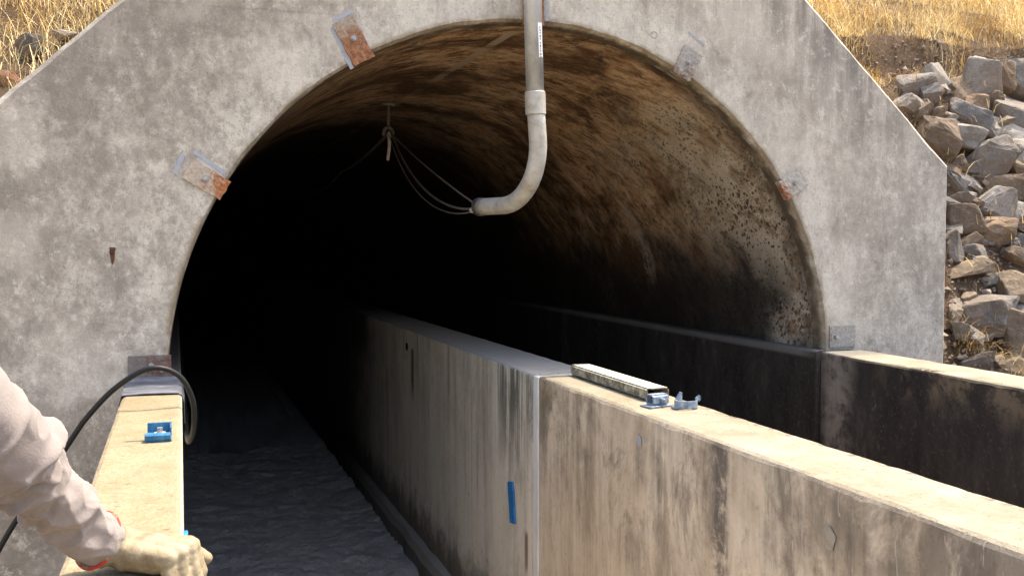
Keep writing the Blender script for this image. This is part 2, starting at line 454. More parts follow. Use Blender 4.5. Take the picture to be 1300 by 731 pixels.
M['paper'] = mat_simple("white_sticker_paper", [(0.72, 0.72, 0.69), (0.8, 0.8, 0.78)], 20, 0.6, 0, 0)
M['ink'] = mat_simple("grey_printing_ink", [(0.05, 0.05, 0.055), (0.10, 0.10, 0.105)], 90, 0.7, 0, 0)
M['cable'] = mat_simple("dusty_grey_cable", [(0.10, 0.09, 0.075), (0.22, 0.2, 0.175)], 30, 0.7, coord='pos')
M['tie'] = mat_simple("pale_strap", [(0.5, 0.47, 0.42), (0.66, 0.63, 0.58)], 30, 0.6, coord='pos')
M['hose'] = mat_simple("black_rubber", [(0.008, 0.008, 0.009), (0.016, 0.016, 0.016)], 60, 0.5, 0, 0.1, coord='pos', spec=0.25)
M['tape'] = mat_simple("grey_duct_tape", [(0.05, 0.052, 0.065), (0.085, 0.09, 0.105), (0.20, 0.205, 0.225)], 5, 0.55, 0, 0.5, 0.006, coord='pos', stretch=(1.5, 6, 2))
M['clamp'] = mat_simple("zinc_blue_clamp_steel", [(0.09, 0.12, 0.16), (0.20, 0.245, 0.30), (0.36, 0.40, 0.44)], 55, 0.5, 0.3, 0.35)
M['tube'] = None
M['dark_hole'] = mat_simple("dark_hole_shade", [(0.01, 0.009, 0.008), (0.02, 0.018, 0.015)], 40, 0.9)  # near-black painted as the dark inside openings


def mat_tube():
    g = G("lichen_spotted_channel_steel", 0.75, 0.0, 0.3)
    p = g.obj()
    x, y, z = g.sep(p)
    n = g.noise(p, 70, 6, 0.8)
    n2 = g.noise(p, 30, 6, 0.75, 0.3)
    side = g.ramp(n2, (0.38, (0.10, 0.085, 0.055)), (0.5, (0.24, 0.215, 0.15)), (0.58, (0.42, 0.39, 0.30)))
    side = g.mix(g.ss(n, 0.55, 0.66, 0.0, 0.7), side, (0.07, 0.055, 0.035))
    nx, ny, nz = g.sep(g.nor())
    top = g.ramp(n2, (0.35, (0.36, 0.33, 0.25)), (0.6, (0.50, 0.47, 0.38)))
    c = g.mix(g.ss(nz, 0.5, 0.8), side, top)
    rust = g.ss(g.ma('ADD', y, g.mul(n2, 0.14)), -0.225, -0.285)
    c = g.mix(g.mul(rust, 0.85, g.ss(nz, 0.8, 0.4)), c, (0.15, 0.06, 0.028))
    g.color(c)
    g.bump(g.ma('ADD', n, n2), 0.5, 0.003)
    return g.m


M['tube'] = mat_tube()


def mat_rock():
    g = G("riprap_stone", 0.9, spec=0.2)
    p = g.pos()
    r = g.rnd()
    o = g.N("ShaderNodeObjectInfo").outputs["Color"]
    n = g.noise(p, 9, 8, 0.7, 0.3)
    f = g.noise(p, 45, 7, 0.78)
    v = g.ramp(n, (0.3, (0.55, 0.55, 0.55)), (0.55, (1, 1, 1)), (0.7, (1.35, 1.33, 1.3)))
    c = g.mix(1.0, o, v, 'MULTIPLY')
    c = g.mix(1.0, c, (0.84, 0.815, 0.775), 'MULTIPLY')
    nx, ny, nz = g.sep(g.nor())
    # dust and soil tints
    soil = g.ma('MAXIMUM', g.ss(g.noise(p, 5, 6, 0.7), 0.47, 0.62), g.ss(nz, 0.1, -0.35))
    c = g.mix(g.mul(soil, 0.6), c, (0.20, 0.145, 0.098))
    c = g.mix(g.ss(f, 0.55, 0.72, 0.0, 0.6), c, (0.45, 0.41, 0.36))
    c = g.mix(g.ss(f, 0.45, 0.28, 0.0, 0.6), c, (0.07, 0.06, 0.05))
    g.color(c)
    g.bump(g.ma('ADD', g.mul(f, 0.7), n), 0.8, 0.02)
    return g.m


def mat_soil():
    g = G("dry_hillside_soil", 0.95, spec=0.1)
    p = g.pos()
    n = g.noise(p, 3.2, 8, 0.7, 0.4)
    f = g.noise(p, 38, 7, 0.8)
    c = g.ramp(n, (0.3, (0.075, 0.048, 0.03)), (0.5, (0.13, 0.087, 0.055)), (0.7, (0.20, 0.142, 0.092)))
    c = g.mix(g.ss(f, 0.52, 0.7, 0.0, 0.6), c, (0.34, 0.27, 0.185))
    c = g.mix(g.ss(f, 0.45, 0.3, 0.0, 0.7), c, (0.05, 0.048, 0.03))
    g.color(c)
    g.bump(g.ma('ADD', n, f), 1.0, 0.04)
    return g.m


def mat_ground():
    g = G("dry_tan_ground", 0.95, spec=0.1)
    p = g.pos()
    n = g.noise(p, 1.2, 8, 0.7)
    f = g.noise(p, 40, 6, 0.8)
    c = g.ramp(n, (0.3, (0.27, 0.205, 0.13)), (0.7, (0.42, 0.335, 0.225)))
    c = g.mix(g.ss(f, 0.5, 0.7, 0.0, 0.5), c, (0.48, 0.40, 0.29))
    g.color(c)
    g.bump(f, 0.6, 0.02)
    return g.m


def mat_silt():
    g = G("ashy_channel_silt", 0.95, spec=0.1)
    p = g.pos()
    x, y, z = g.sep(p)
    n = g.noise(p, 5, 8, 0.7, 0.5)
    f = g.noise(p, 60, 6, 0.8)
    c = g.ramp(n, (0.3, (0.56, 0.54, 0.51)), (0.7, (0.68, 0.66, 0.63)))
    c = g.mix(g.ss(f, 0.55, 0.72, 0.0, 0.5), c, (0.42, 0.41, 0.40))
    c = g.mix(g.ss(f, 0.42, 0.3, 0.0, 0.5), c, (0.10, 0.095, 0.09))
    c = g.mix(g.ss(g.ma('ADD', y, g.mul(n, 1.2)), 11.0, 20.0, 0.0, 0.9), c, (0.04, 0.04, 0.04))  # far floor blackened, the dark deep inside put into the colour
    out = g.ss(y, 3.9, 3.2)
    c = g.mix(out, c, g.ramp(n, (0.3, (0.46, 0.385, 0.275)), (0.7, (0.56, 0.49, 0.37))))
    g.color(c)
    g.bump(g.ma('ADD', g.mul(f, 0.8), g.mul(g.noise(p, 18, 6, 0.7), 1.2)), 0.9, 0.03)
    return g.m


def mat_grass():
    g = G("dry_golden_grass", 0.7, spec=0.2)
    a = g.N("ShaderNodeAttribute")
    a.attribute_name = "tint"
    c = g.ramp(a.outputs["Fac"], (0.0, (0.13, 0.075, 0.03)), (0.35, (0.45, 0.29, 0.10)), (0.7, (0.74, 0.53, 0.20)), (1.0, (0.82, 0.67, 0.36)))
    g.color(c)
    g.b.inputs["Subsurface Weight"].default_value = 0.0
    return g.m


def mat_cloth():
    g = G("pale_pink_grey_work_cloth", 0.9, spec=0.15)
    p = g.obj()
    n = g.noise(p, 9, 6, 0.6)
    wv = g.noise(g.map(p, (1, 1, 1)), 420, 3, 0.6)
    c = g.ramp(n, (0.3, (0.20, 0.168, 0.15)), (0.7, (0.255, 0.22, 0.20)))
    x, y, z = g.sep(p)
    dirt = g.ss(g.noise(p, 26, 7, 0.75), 0.56, 0.70)
    c = g.mix(g.mul(dirt, 0.35), c, (0.17, 0.135, 0.12))
    g.color(c)
    g.bump(g.ma('ADD', g.mul(wv, 0.4), g.noise(g.map(p, (1, 1, 1)), 30, 5, 0.6, 0.8)), 0.4, 0.004)
    g.b.inputs["Sheen Weight"].default_value = 0.15
    return g.m


def mat_glove():
    g = G("cream_leather_glove", 0.75, spec=0.25)
    p = g.obj()
    n = g.noise(p, 14, 7, 0.7, 0.5)
    f = g.noise(p, 120, 5, 0.7)
    c = g.ramp(n, (0.3, (0.15, 0.105, 0.06)), (0.5, (0.245, 0.195, 0.122)), (0.68, (0.29, 0.245, 0.165)))
    c = g.mix(g.ss(f, 0.55, 0.7, 0.0, 0.3), c, (0.18, 0.13, 0.08))
    g.color(c)
    g.bump(g.ma('ADD', g.mul(f, 0.3), g.noise(p, 28, 5, 0.6, 1.0)), 0.55, 0.006)
    return g.m


M['rock'] = mat_rock()
M['soil'] = mat_soil()
M['gravel'] = mat_simple("brown_gravel", [(0.11, 0.08, 0.055), (0.22, 0.17, 0.125), (0.34, 0.29, 0.235)], 9, 0.9, 0, 0.3, coord='pos')
M['ground'] = mat_ground()
M['silt'] = mat_silt()
M['grass'] = mat_grass()
M['cloth'] = mat_cloth()
M['glove'] = mat_glove()
M['red'] = mat_simple("red_binding_cloth", [(0.36, 0.025, 0.02), (0.52, 0.05, 0.035)], 50, 0.8)
M['skin'] = mat_simple("skin", [(0.38, 0.22, 0.15), (0.46, 0.28, 0.2)], 20, 0.55)
M['hair'] = mat_simple("dark_hair", [(0.02, 0.014, 0.01), (0.04, 0.03, 0.02)], 80, 0.6)
M['jeans'] = mat_simple("blue_denim", [(0.04, 0.06, 0.11), (0.07, 0.1, 0.17)], 60, 0.9)
M['boot'] = mat_simple("brown_leather", [(0.08, 0.05, 0.03), (0.14, 0.09, 0.055)], 30, 0.7)


# ------------------------------------------------------------ object helpers
def obj(name, verts, faces, mat, parent=None, smooth=False, loc=None):
    me = bpy.data.meshes.new(name)
    me.from_pydata([tuple(v) for v in verts], [], faces)
    me.materials.append(mat)
    if smooth:
        me.polygons.foreach_set("use_smooth", [True] * len(me.polygons))
    me.update()
    o = bpy.data.objects.new(name, me)
    C.objects.link(o)
    if parent:
        o.parent = parent
    if loc is not None:
        o.location = loc
    return o


def obj_bm(name, bm, mat, parent=None, smooth=False, loc=None):
    bmesh.ops.recalc_face_normals(bm, faces=bm.faces)
    me = bpy.data.meshes.new(name)
    bm.to_mesh(me)
    bm.free()
    me.materials.append(mat)
    if smooth:
        me.polygons.foreach_set("use_smooth", [True] * len(me.polygons))
    o = bpy.data.objects.new(name, me)
    C.objects.link(o)
    if parent:
        o.parent = parent
    if loc is not None:
        o.location = loc
    return o


def tag(o, label=None, cat=None, group=None, kind=None):
    if label:
        o['label'] = label
    if cat:
        o['category'] = cat
    if group:
        o['group'] = group
    if kind:
        o['kind'] = kind
    return o


def empty(name, label, cat, loc=(0, 0, 0), group=None):
    o = bpy.data.objects.new(name, None)
    C.objects.link(o)
    o.location = loc
    o.empty_display_size = 0.1
    return tag(o, label, cat, group)


def bm_box(bm, lo, hi, mtx=None, bevel=0.0):
    r = bmesh.ops.create_cube(bm, size=1.0)
    vs = r['verts']
    for v in vs:
        for i in range(3):
            v.co[i] = lo[i] + (v.co[i] + 0.5) * (hi[i] - lo[i])
    if bevel:
        es = list({e for v in vs for e in v.link_edges})
        rb = bmesh.ops.bevel(bm, geom=es, offset=bevel, segments=2, affect='EDGES', profile=0.6)
        vs = list({v for f in rb['faces'] for v in f.verts})
    if mtx is not None:
        for v in vs:
            v.co = mtx @ v.co
    return vs


def bm_cyl(bm, r1, r2, h, mtx, seg=16):
    r = bmesh.ops.create_cone(bm, cap_ends=True, segments=seg, radius1=r1, radius2=r2, depth=h)
    for v in r['verts']:
        v.co = mtx @ v.co
    return r['verts']


def catmull(pts, n):
    P = [Vector(p) for p in pts]
    P = [P[0] * 2 - P[1]] + P + [P[-1] * 2 - P[-2]]
    out = []
    for i in range(1, len(P) - 2):
        for k in range(n):
            t = k / n
            a, b, c, d = P[i - 1], P[i], P[i + 1], P[i + 2]
            out.append(0.5 * ((2 * b) + (c - a) * t + (2 * a - 5 * b + 4 * c - d) * t * t + (3 * b - a - 3 * c + d) * t ** 3))
    out.append(P[-2].copy())
    return out


def tube_mesh(path, rad, seg=12, caps=True, rfun=None):
    """sweep a circle along path with parallel transport frames"""
    n = len(path)
    path = [Vector(p) for p in path]
    T = [(path[min(i + 1, n - 1)] - path[max(i - 1, 0)]).normalized() for i in range(n)]
    up = Vector((0, 0, 1)) if abs(T[0].z) < 0.9 else Vector((0, 1, 0))
    nrm = (up - T[0] * up.dot(T[0])).normalized()
    V, F = [], []
    for i in range(n):
        nrm = (nrm - T[i] * nrm.dot(T[i])).normalized()
        bi = T[i].cross(nrm)
        for k in range(seg):
            th = 2 * math.pi * k / seg
            r = rad(i / (n - 1)) if callable(rad) else rad
            if rfun:
                r *= rfun(i / (n - 1), th)
            V.append(path[i] + (nrm * math.cos(th) + bi * math.sin(th)) * r)
    for i in range(n - 1):
        for k in range(seg):
            a, b = i * seg + k, i * seg + (k + 1) % seg
            F.append((a, b, b + seg, a + seg))
    if caps:
        F.append(tuple(range(seg - 1, -1, -1)))
        F.append(tuple(range((n - 1) * seg, n * seg)))
    return V, F


def n3(x, y, z, s=1.0):
    return mn.noise(Vector((x * s, y * s, z * s)))


# ------------------------------------------------------------ constants of the place
D = 3.615           # y of the portal face
CX, CZ, R = 1.3155, 1.1013, 1.345
THK = 0.20

# ------------------------------------------------------------ terrain (structure)
def grid(name, xs, ys, h, mat, smooth=True):
    V = [(x, y, h(x, y)) for y in ys for x in xs]
    n = len(xs)
    F = [(j * n + i, j * n + i + 1, (j + 1) * n + i + 1, (j + 1) * n + i) for j in range(len(ys) - 1) for i in range(n - 1)]
    return tag(obj(name, V, F, mat, smooth=smooth), kind='structure')


def sstep(a, b, x):
    t = min(1, max(0, (x - a) / (b - a)))
    return t * t * (3 - 2 * t)


def pw(pts, x):
    return float(np.interp(x, [p[0] for p in pts], [p[1] for p in pts]))


RB = [(3.3, .93), (3.7, .965), (4.58, 2.48), (4.92, 2.56), (5.0, 2.83), (5.6, 3.10), (8, 4.2), (40, 16)]
LB = [(3.3, 1.6), (3.9, 2.0), (5.5, 3.1), (8, 4.3), (40, 16)]
MB = [(3.3, 2.75), (3.95, 2.78), (5.5, 3.3), (8, 4.4), (40, 16)]


def hill(x, y):
    r, l, m = pw(RB, y), pw(LB, y), pw(MB, y)
    a = sstep(2.2, 2.9, x)
    b = sstep(0.5, -0.15, x)
    z = m * (1 - a) * (1 - b) + r * a + l * b
    if abs(x - CX) < 1.56:
        z = max(z, CZ + 0.03 + math.sqrt(1.56 ** 2 - (x - CX) ** 2))
    z += 0.05 * n3(x, y, 0, 2.3) + 0.022 * n3(x, y, 3, 9)
    if y > 6:
        z += 0.3 * n3(x, y, 8, 0.4) * min(1, (y - 6) / 4)
    return z


xs = list(np.arange(-20, -1.2, 1.0)) + list(np.arange(-1.2, 0.6, 0.05)) + list(np.arange(0.6, 3.0, 0.2)) + list(np.arange(3.0, 6.6, 0.05)) + list(np.arange(6.6, 30, 1.0))
ys = [3.83] + list(np.arange(3.88, 6.4, 0.04)) + list(np.arange(6.4, 10, 0.3)) + list(np.arange(10, 41, 2))
hillside = grid("hillside", xs, ys, hill, M['soil'])
grid("bank", list(np.arange(2.76, 6.6, 0.06)) + list(np.arange(6.6, 30, 1.2)), list(np.arange(-18, 2, 1.0)) + list(np.arange(2, 3.94, 0.06)),
     lambda x, y: (min(hill(x, y), pw(RB, y)) if x > 3.4 and y > 3.6 else 0.95 + 0.03 * n3(x, y, 0, 3)) - 0.04, M['soil'])
grid("bank", list(np.arange(-22, -2, 1.5)) + list(np.arange(-2, -0.02, 0.1)), list(np.arange(-18, 3.9, 0.4)) + [3.9],
     lambda x, y: 0.02 * n3(x, y, 0, 2), M['ground'])
tag(obj("ground", [(-400, -400, -.5), (400, -400, -.5), (400, 400, -.5), (-400, 400, -.5)], [(0, 1, 2, 3)], M['ground']), kind='structure')


def silt(x, y):
    r = n3(x, y * 1.15, 0, 4.2) * 0.025 + (0.35 - abs(n3(x, y * 1.5, 5, 8))) * 0.046 + (0.3 - abs(n3(x, y * 1.3, 2, 19))) * 0.024 + n3(x, y, 9, 38) * 0.005
    return -0.245 + r + 0.05 * max(0, abs(x - 0.66) - 0.45)


fl = list(np.arange(-0.16, 1.34, 0.025))
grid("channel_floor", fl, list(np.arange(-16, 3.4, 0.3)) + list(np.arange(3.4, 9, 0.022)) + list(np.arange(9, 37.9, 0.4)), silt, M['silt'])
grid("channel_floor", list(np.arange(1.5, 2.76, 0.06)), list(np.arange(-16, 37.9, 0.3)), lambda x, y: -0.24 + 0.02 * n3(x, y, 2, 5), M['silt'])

# ------------------------------------------------------------ headwall (portal)
HW = empty("headwall", "grey weathered concrete tunnel headwall with a round arch opening and sloping shoulders", "headwall", (CX, D, -0.3))


def W(o, parent=HW):
    """parent keeping world coordinates of the mesh"""
    o.parent = parent
    o.matrix_parent_inverse = Matrix.Translation(-Vector(parent.location))
    return o


def headwall_mesh():
    top = 3.12
    # closed outline as list from bottom right, going counter clockwise over the top
    K = 1.11
    xr, zr = CX + 2.003, 1.6 + .3483
    xl, zl = -0.72, 1.905
    outer = [(xr, -0.35), (xr, zr), (xr - K * (top - zr), top), (xl + 1.075 * (top - zl), top), (xl, zl), (xl, -0.35)]
    dens = []
    for a, b in zip(outer[:-1], outer[1:]):
        L = math.hypot(b[0] - a[0], b[1] - a[1])
        n = max(2, int(L / 0.03))
        for k in range(n):
            t = k / n
            dens.append((a[0] + (b[0] - a[0]) * t, a[1] + (b[1] - a[1]) * t))
    dens.append(outer[-1])
    # inner outline: right jamb up, arch, left jamb down
    inner = []
    for k in range(30):
        inner.append((CX + R, -0.35 + (CZ + 0.35) * k / 30))
    for k in range(181):
        t = math.pi * k / 180
        inner.append((CX + R * math.cos(t), CZ + R * math.sin(t)))
    for k in range(1, 31):
        inner.append((CX - R, CZ - (CZ + 0.35) * k / 30))
    V, F = [], []

    def jit(x, z, s):
        return 1.5 * s * n3(x * 9, 3.3, z * 9) + 0.5 * s * n3(x * 31, 1.3, z * 31)

    def ring(pts, y, grow, s):
        i0 = len(V)
        n = len(pts)
        for i, (x, z) in enumerate(pts):
            a, b = pts[max(0, i - 1)], pts[min(n - 1, i + 1)]
            tx, tz = b[0] - a[0], b[1] - a[1]
            l = math.hypot(tx, tz) or 1
            nx, nz = tz / l, -tx / l      # outward for ccw
            g = grow + jit(x, z, s)
            V.append((x + nx * g, y, z + nz * g))
        return list(range(i0, len(V)))

    def strip(a, b, flip=False):
        for i in range(len(a) - 1):
            q = (a[i], a[i + 1], b[i + 1], b[i])
            F.append(q[::-1] if flip else q)

    of = ring(dens, D, -0.016, 0.004)
    ob = ring(dens, D + 0.016, 0.0, 0.002)
    obk = ring(dens, D + THK, 0.0, 0.0)
    strip(of, ob)
    strip(ob, obk)
    inf = ring(inner, D, 0.013, 0.003)
    in1 = ring(inner, D + 0.02, 0.004, 0.002)
    in2 = ring(inner, D + 0.05, 0.0, 0.0)
    in2b = ring(inner, D + 0.078, 0.0, 0.0)
    in2c = ring(inner, D + 0.081, 0.03, 0.0)
    in3 = ring(inner, D + THK, 0.03, 0.0)
    strip(in1, inf)
    strip(in2, in1)
    strip(in2b, in2)
    strip(in2c, in2b)
    strip(in3, in2c)
    me = bpy.data.meshes.new("wall_face")
    bm = bmesh.new()
    bv = [bm.verts.new(v) for v in V]
    for f in F:
        bm.faces.new([bv[i] for i in f])

    # front and back face: bridge outline and arch through parametrised intermediate rings
    def fillface(o_, i_):
        m = len(i_)
        # arc length parameter of the outline
        po = [Vector(V[k]) for k in o_]
        pi_ = [Vector(V[k]) for k in i_]
        a = 0
        j = 0
        c = Vector((CX, po[0].y, CZ))
        def angle(p):
            if p.z < CZ - 0.001:
                return -(CZ - p.z) if p.x > CX else math.pi + (CZ - p.z)
            return math.atan2(p.z - CZ, p.x - CX)
        ao = [angle(p) for p in po]
        ai = [angle(p) for p in pi_]
        i = 0
        while i < len(o_) - 1 or j < m - 1:
            if j >= m - 1 or (i < len(o_) - 1 and ao[i + 1] <= ai[j + 1]):
                bm.faces.new((bv[o_[i]], bv[o_[i + 1]], bv[i_[j]]))
                i += 1
            else:
                bm.faces.new((bv[i_[j]], bv[o_[i]], bv[i_[j + 1]]))
                j += 1
    fillface(of, inf)
    fillface(obk, in3)
    # caps at the feet
    for e in (0, -1):
        bm.faces.new([bv[q[e]] for q in (of, ob, obk, in3, in2c, in2b, in2, in1, inf)])
    return obj_bm("wall_face", bm, M['headwall'])


W(headwall_mesh())


def arch_frame(ang):
    """matrix: local x along the arch, y out of the face towards the viewer, z radial outwards, origin on the arch edge"""
    t = R_(ang)
    rad = Vector((math.cos(t), 0, math.sin(t)))
    tan = Vector((math.sin(t), 0, -math.cos(t)))
    m = Matrix((tan, Vector((0, -1, 0)), rad)).transposed().to_4x4()
    m.translation = Vector((CX, D, CZ)) + rad * R
    return m


def anchor_plate(ang, width, length, mat, label, lump=0.0, hangs=0.01):
    m = arch_frame(ang)
    bm = bmesh.new()
    nx, nz = 8, 12
    V = {}
    for side in (0, 1):
        for i in range(nx + 1):
            for k in range(nz + 1):
                x = (i / nx - 0.5) * width
                z = -hangs + (length + hangs) * k / nz
                edge = (i in (0, nx)) or (k in (0, nz))
                y = 0.0015 if side == 0 else 0.006
                if side:
                    rough = max(0.0, 1 - (z + hangs) / (0.55 * length))
                    y += abs(n3(x * 60 + ang, z * 60, 0)) * (0.003 + lump * rough)
                if edge:
                    x += 0.005 * n3(x * 45, z * 45, ang)
                    z += 0.005 * n3(z * 45, x * 40, ang + 3)
                V[side, i, k] = bm.verts.new(m @ Vector((x, y, z)))
    for side in (0, 1):
        for i in range(nx):
            for k in range(nz):
                bm.faces.new([V[side, a, b] for a, b in ((i, k), (i + 1, k), (i + 1, k + 1), (i, k + 1))])
    rim = [(i, 0) for i in range(nx)] + [(nx, k) for k in range(nz)] + [(i, nz) for i in range(nx, 0, -1)] + [(0, k) for k in range(nz, 0, -1)]
    for a, b in zip(rim, rim[1:] + rim[:1]):
        bm.faces.new((V[0, a[0], a[1]], V[0, b[0], b[1]], V[1, b[0], b[1]], V[1, a[0], a[1]]))
    p = W(obj_bm("anchor_plate", bm, mat))
    p['label'] = label
    # inner leg against the barrel
    bm = bmesh.new()
    bm_box(bm, (-width * .48, -0.022, -0.0105), (width * .48, 0.006, -0.003), m, 0.0015)
    W2(obj_bm("bent_leg", bm, mat), p)
    bm = bmesh.new()
    bm_cyl(bm, 0.011, 0.011, 0.004, m @ Matrix.Translation((0.002, 0.011, length * .50)) @ Matrix.Rotation(R_(90), 4, 'X'), 16)
    bm_cyl(bm, 0.0075, 0.007, 0.010, m @ Matrix.Translation((0.002, 0.016, length * .50)) @ Matrix.Rotation(R_(90), 4, 'X'), 6)
    W2(obj_bm("bolt", bm, M['bolt']), p)
    return p


def W2(o, parent):
    o.parent = parent
    return o


anchor_plate(119.4, 0.084, 0.150, M['rust_a'], "orange rusty anchor plate at upper left of the arch", 0.016, 0.014)
anchor_plate(149.3, 0.074, 0.135, M['rust_b'], "pale anchor plate with orange rust at its arch end, left side", 0.012)
anchor_plate(61.6, 0.088, 0.112, M['plate_c'], "grey pitted anchor plate at upper right of the arch", 0.006, 0.004)
anchor_plate(32.6, 0.090, 0.110, M['rust_c'], "anchor plate with a rusty corner on the right of the arch", 0.009)
anchor_plate(90.0, 0.086, 0.130, M['rust_a'], "rusty anchor plate at the crown behind the conduit", 0.006)


def face_plate(x0, x1, z0, z1, mat, label, bolts):
    bm = bmesh.new()
    bm_box(bm, (x0, D - 0.008, z0), (x1, D - 0.001, z1), None, 0.0015)
    p = W(obj_bm("anchor_plate", bm, mat))
    p['label'] = label
    for bx, bz in bolts:
        bm = bmesh.new()
        bm_cyl(bm, 0.011, 0.009, 0.014, Matrix.Translation((bx, D - 0.0148, bz)) @ Matrix.Rotation(R_(90), 4, 'X'), 6)
        W2(obj_bm("bolt", bm, M['bolt']), p)


face_plate(2.685, 2.818, 1.147, 1.243, M['plate_c'], "grey anchor plate at the right foot of the arch", [(2.715, 1.195)])
face_plate(-0.16, -0.02, 1.120, 1.215, M['plate_d'], "dark rusty anchor plate above the taped wall end", [(-0.085, 1.180), (-0.05, 1.165)])


def paint_patch(quad, seed):
    """faded paint left on the concrete: thin uneven sheet just proud of the face"""
    (a, b, c, d) = [Vector((x, 0, z)) for x, z in quad]
    n = 14
    V, F = [], []
    for i in range(n + 1):
        t = i / n
        e = 0.012 * n3(t * 6, seed, 0)
        p, q = a.lerp(b, t), d.lerp(c, t)
        dv = (q - p)
        p2 = p - dv * (0.25 * n3(t * 7, seed, 5))
        q2 = q + dv * (0.35 * n3(t * 7, seed, 9))
        V += [(p2.x, D - 0.0015, p2.z), (q2.x, D - 0.0015, q2.z)]
    for i in range(n):
        F.append((2 * i, 2 * i + 2, 2 * i + 3, 2 * i + 1))
    W(obj("paint_mark", V, F, M['blue_paint']))


paint_patch([(.538, 2.372), (.610, 2.228), (.624, 2.236), (.553, 2.380)], 1)
paint_patch([(.548, 2.392), (.622, 2.432), (.616, 2.445), (.545, 2.405)], 2)
paint_patch([(.008, 1.835), (.036, 1.902), (.022, 1.91), (-.006, 1.845)], 3)
paint_patch([(.062, 1.912), (.165, 1.838), (.172, 1.850), (.07, 1.922)], 4)
paint_patch([(1.985, 2.452), (2.06, 2.402), (2.064, 2.410), (1.989, 2.46)], 5)
paint_patch([(1.366, 2.455), (1.366, 2.56), (1.378, 2.56), (1.378, 2.458)], 6)

# rust stub with its run, circle scars
V, F = tube_mesh([(-0.203, D + .002, 1.578), (-0.2035, D - .012, 1.576), (-0.204, D - .018, 1.565)], 0.006, 8)
s = W(obj("rusty_stub", V, F, mat_simple("dark_rust", [(0.03, 0.014, 0.008), (0.10, 0.04, 0.018)], 60, 0.9, coord='pos')))
V = []
for i in range(9):
    t = i / 8
    wd = 0.0085 * (1 - t) ** .6 + 0.0015
    cx_ = -0.203 + 0.002 * n3(t * 5, 0, 0)
    V += [(cx_ - wd, D - 0.0012, 1.586 - t * .058), (cx_ + wd, D - 0.0012, 1.586 - t * .058)]
W(obj("rust_run", V, [(2 * i, 2 * i + 1, 2 * i + 3, 2 * i + 2) for i in range(8)], mat_simple("rust_run_stain", [(0.05, 0.025, 0.012), (0.15, 0.06, 0.025)], 60, 0.9, coord='pos')))
for (px, pz, r) in ((1.831, 2.434, .015),):
    V, F = [], []
    for k in range(25):
        t = 2 * math.pi * k / 24
        for rr in (r, r * .78):
            V.append((px + rr * math.cos(t), D - 0.0012, pz + rr * math.sin(t) * .95))
    W(obj("tie_hole_plug", V, [(2 * k, 2 * k + 1, 2 * k + 3, 2 * k + 2) for k in range(24)], mat_simple("grey_plug_scar", [(0.2, 0.19, 0.17), (0.3, 0.28, 0.26)], 60, 0.9, coord='pos')))

# ------------------------------------------------------------ tunnel barrel: ring segments
TB = empty("tunnel_barrel", "long round concrete tunnel vault stained brown and black behind the headwall", "tunnel", (CX, D + THK, CZ))


def barrel_segment(y0, y1):
    n = 96
    m = max(6, int((y1 - y0) / (0.08 if y0 < 12 else 0.5)))
    V, F = [], []
    a0, a1 = R_(-4), R_(184)
    for i in range(m + 1):
        y = y0 + (y1 - y0) * i / m
        for k in range(n + 1):
            t = a0 + (a1 - a0) * k / n
            r = R + 0.006 + 0.003 * n3(t * 4, y * 2, 1)
            V.append((CX + r * math.cos(t), y, CZ + r * math.sin(t)))
    w_ = n + 1
    no = len(V)
    dup0 = len(V)
    V += V[:w_] + V[m * w_:(m + 1) * w_]
    no = len(V)
    for i in (0, m):
        y = y0 + (y1 - y0) * i / m
        for k in range(n + 1):
            t = a0 + (a1 - a0) * k / n
            V.append((CX + 1.5 * math.cos(t), y, CZ + 1.5 * math.sin(t)))
    w_ = n + 1
    for i in range(m):
        for k in range(n):
            a = i * w_ + k
            F.append((a, a + 1, a + 1 + w_, a + w_))
    for k in range(n):
        F.append((no + k, no + k + 1, dup0 + k + 1, dup0 + k))
        F.append((dup0 + w_ + k, dup0 + w_ + k + 1, no + w_ + k + 1, no + w_ + k))
        F.append((no + k + 1, no + k, no + w_ + k, no + w_ + k + 1))
    return W(obj("vault_ring", V, F, M['barrel'], smooth=True), TB)


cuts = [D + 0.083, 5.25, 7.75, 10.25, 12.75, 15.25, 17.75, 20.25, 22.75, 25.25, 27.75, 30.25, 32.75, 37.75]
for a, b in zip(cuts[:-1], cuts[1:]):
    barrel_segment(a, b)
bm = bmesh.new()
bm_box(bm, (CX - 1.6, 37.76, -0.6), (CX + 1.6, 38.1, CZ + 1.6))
W(obj_bm("added_dark_end_cap", bm, M['dark_hole']), TB)  # added cap where the tunnel runs on, black in place of its dark

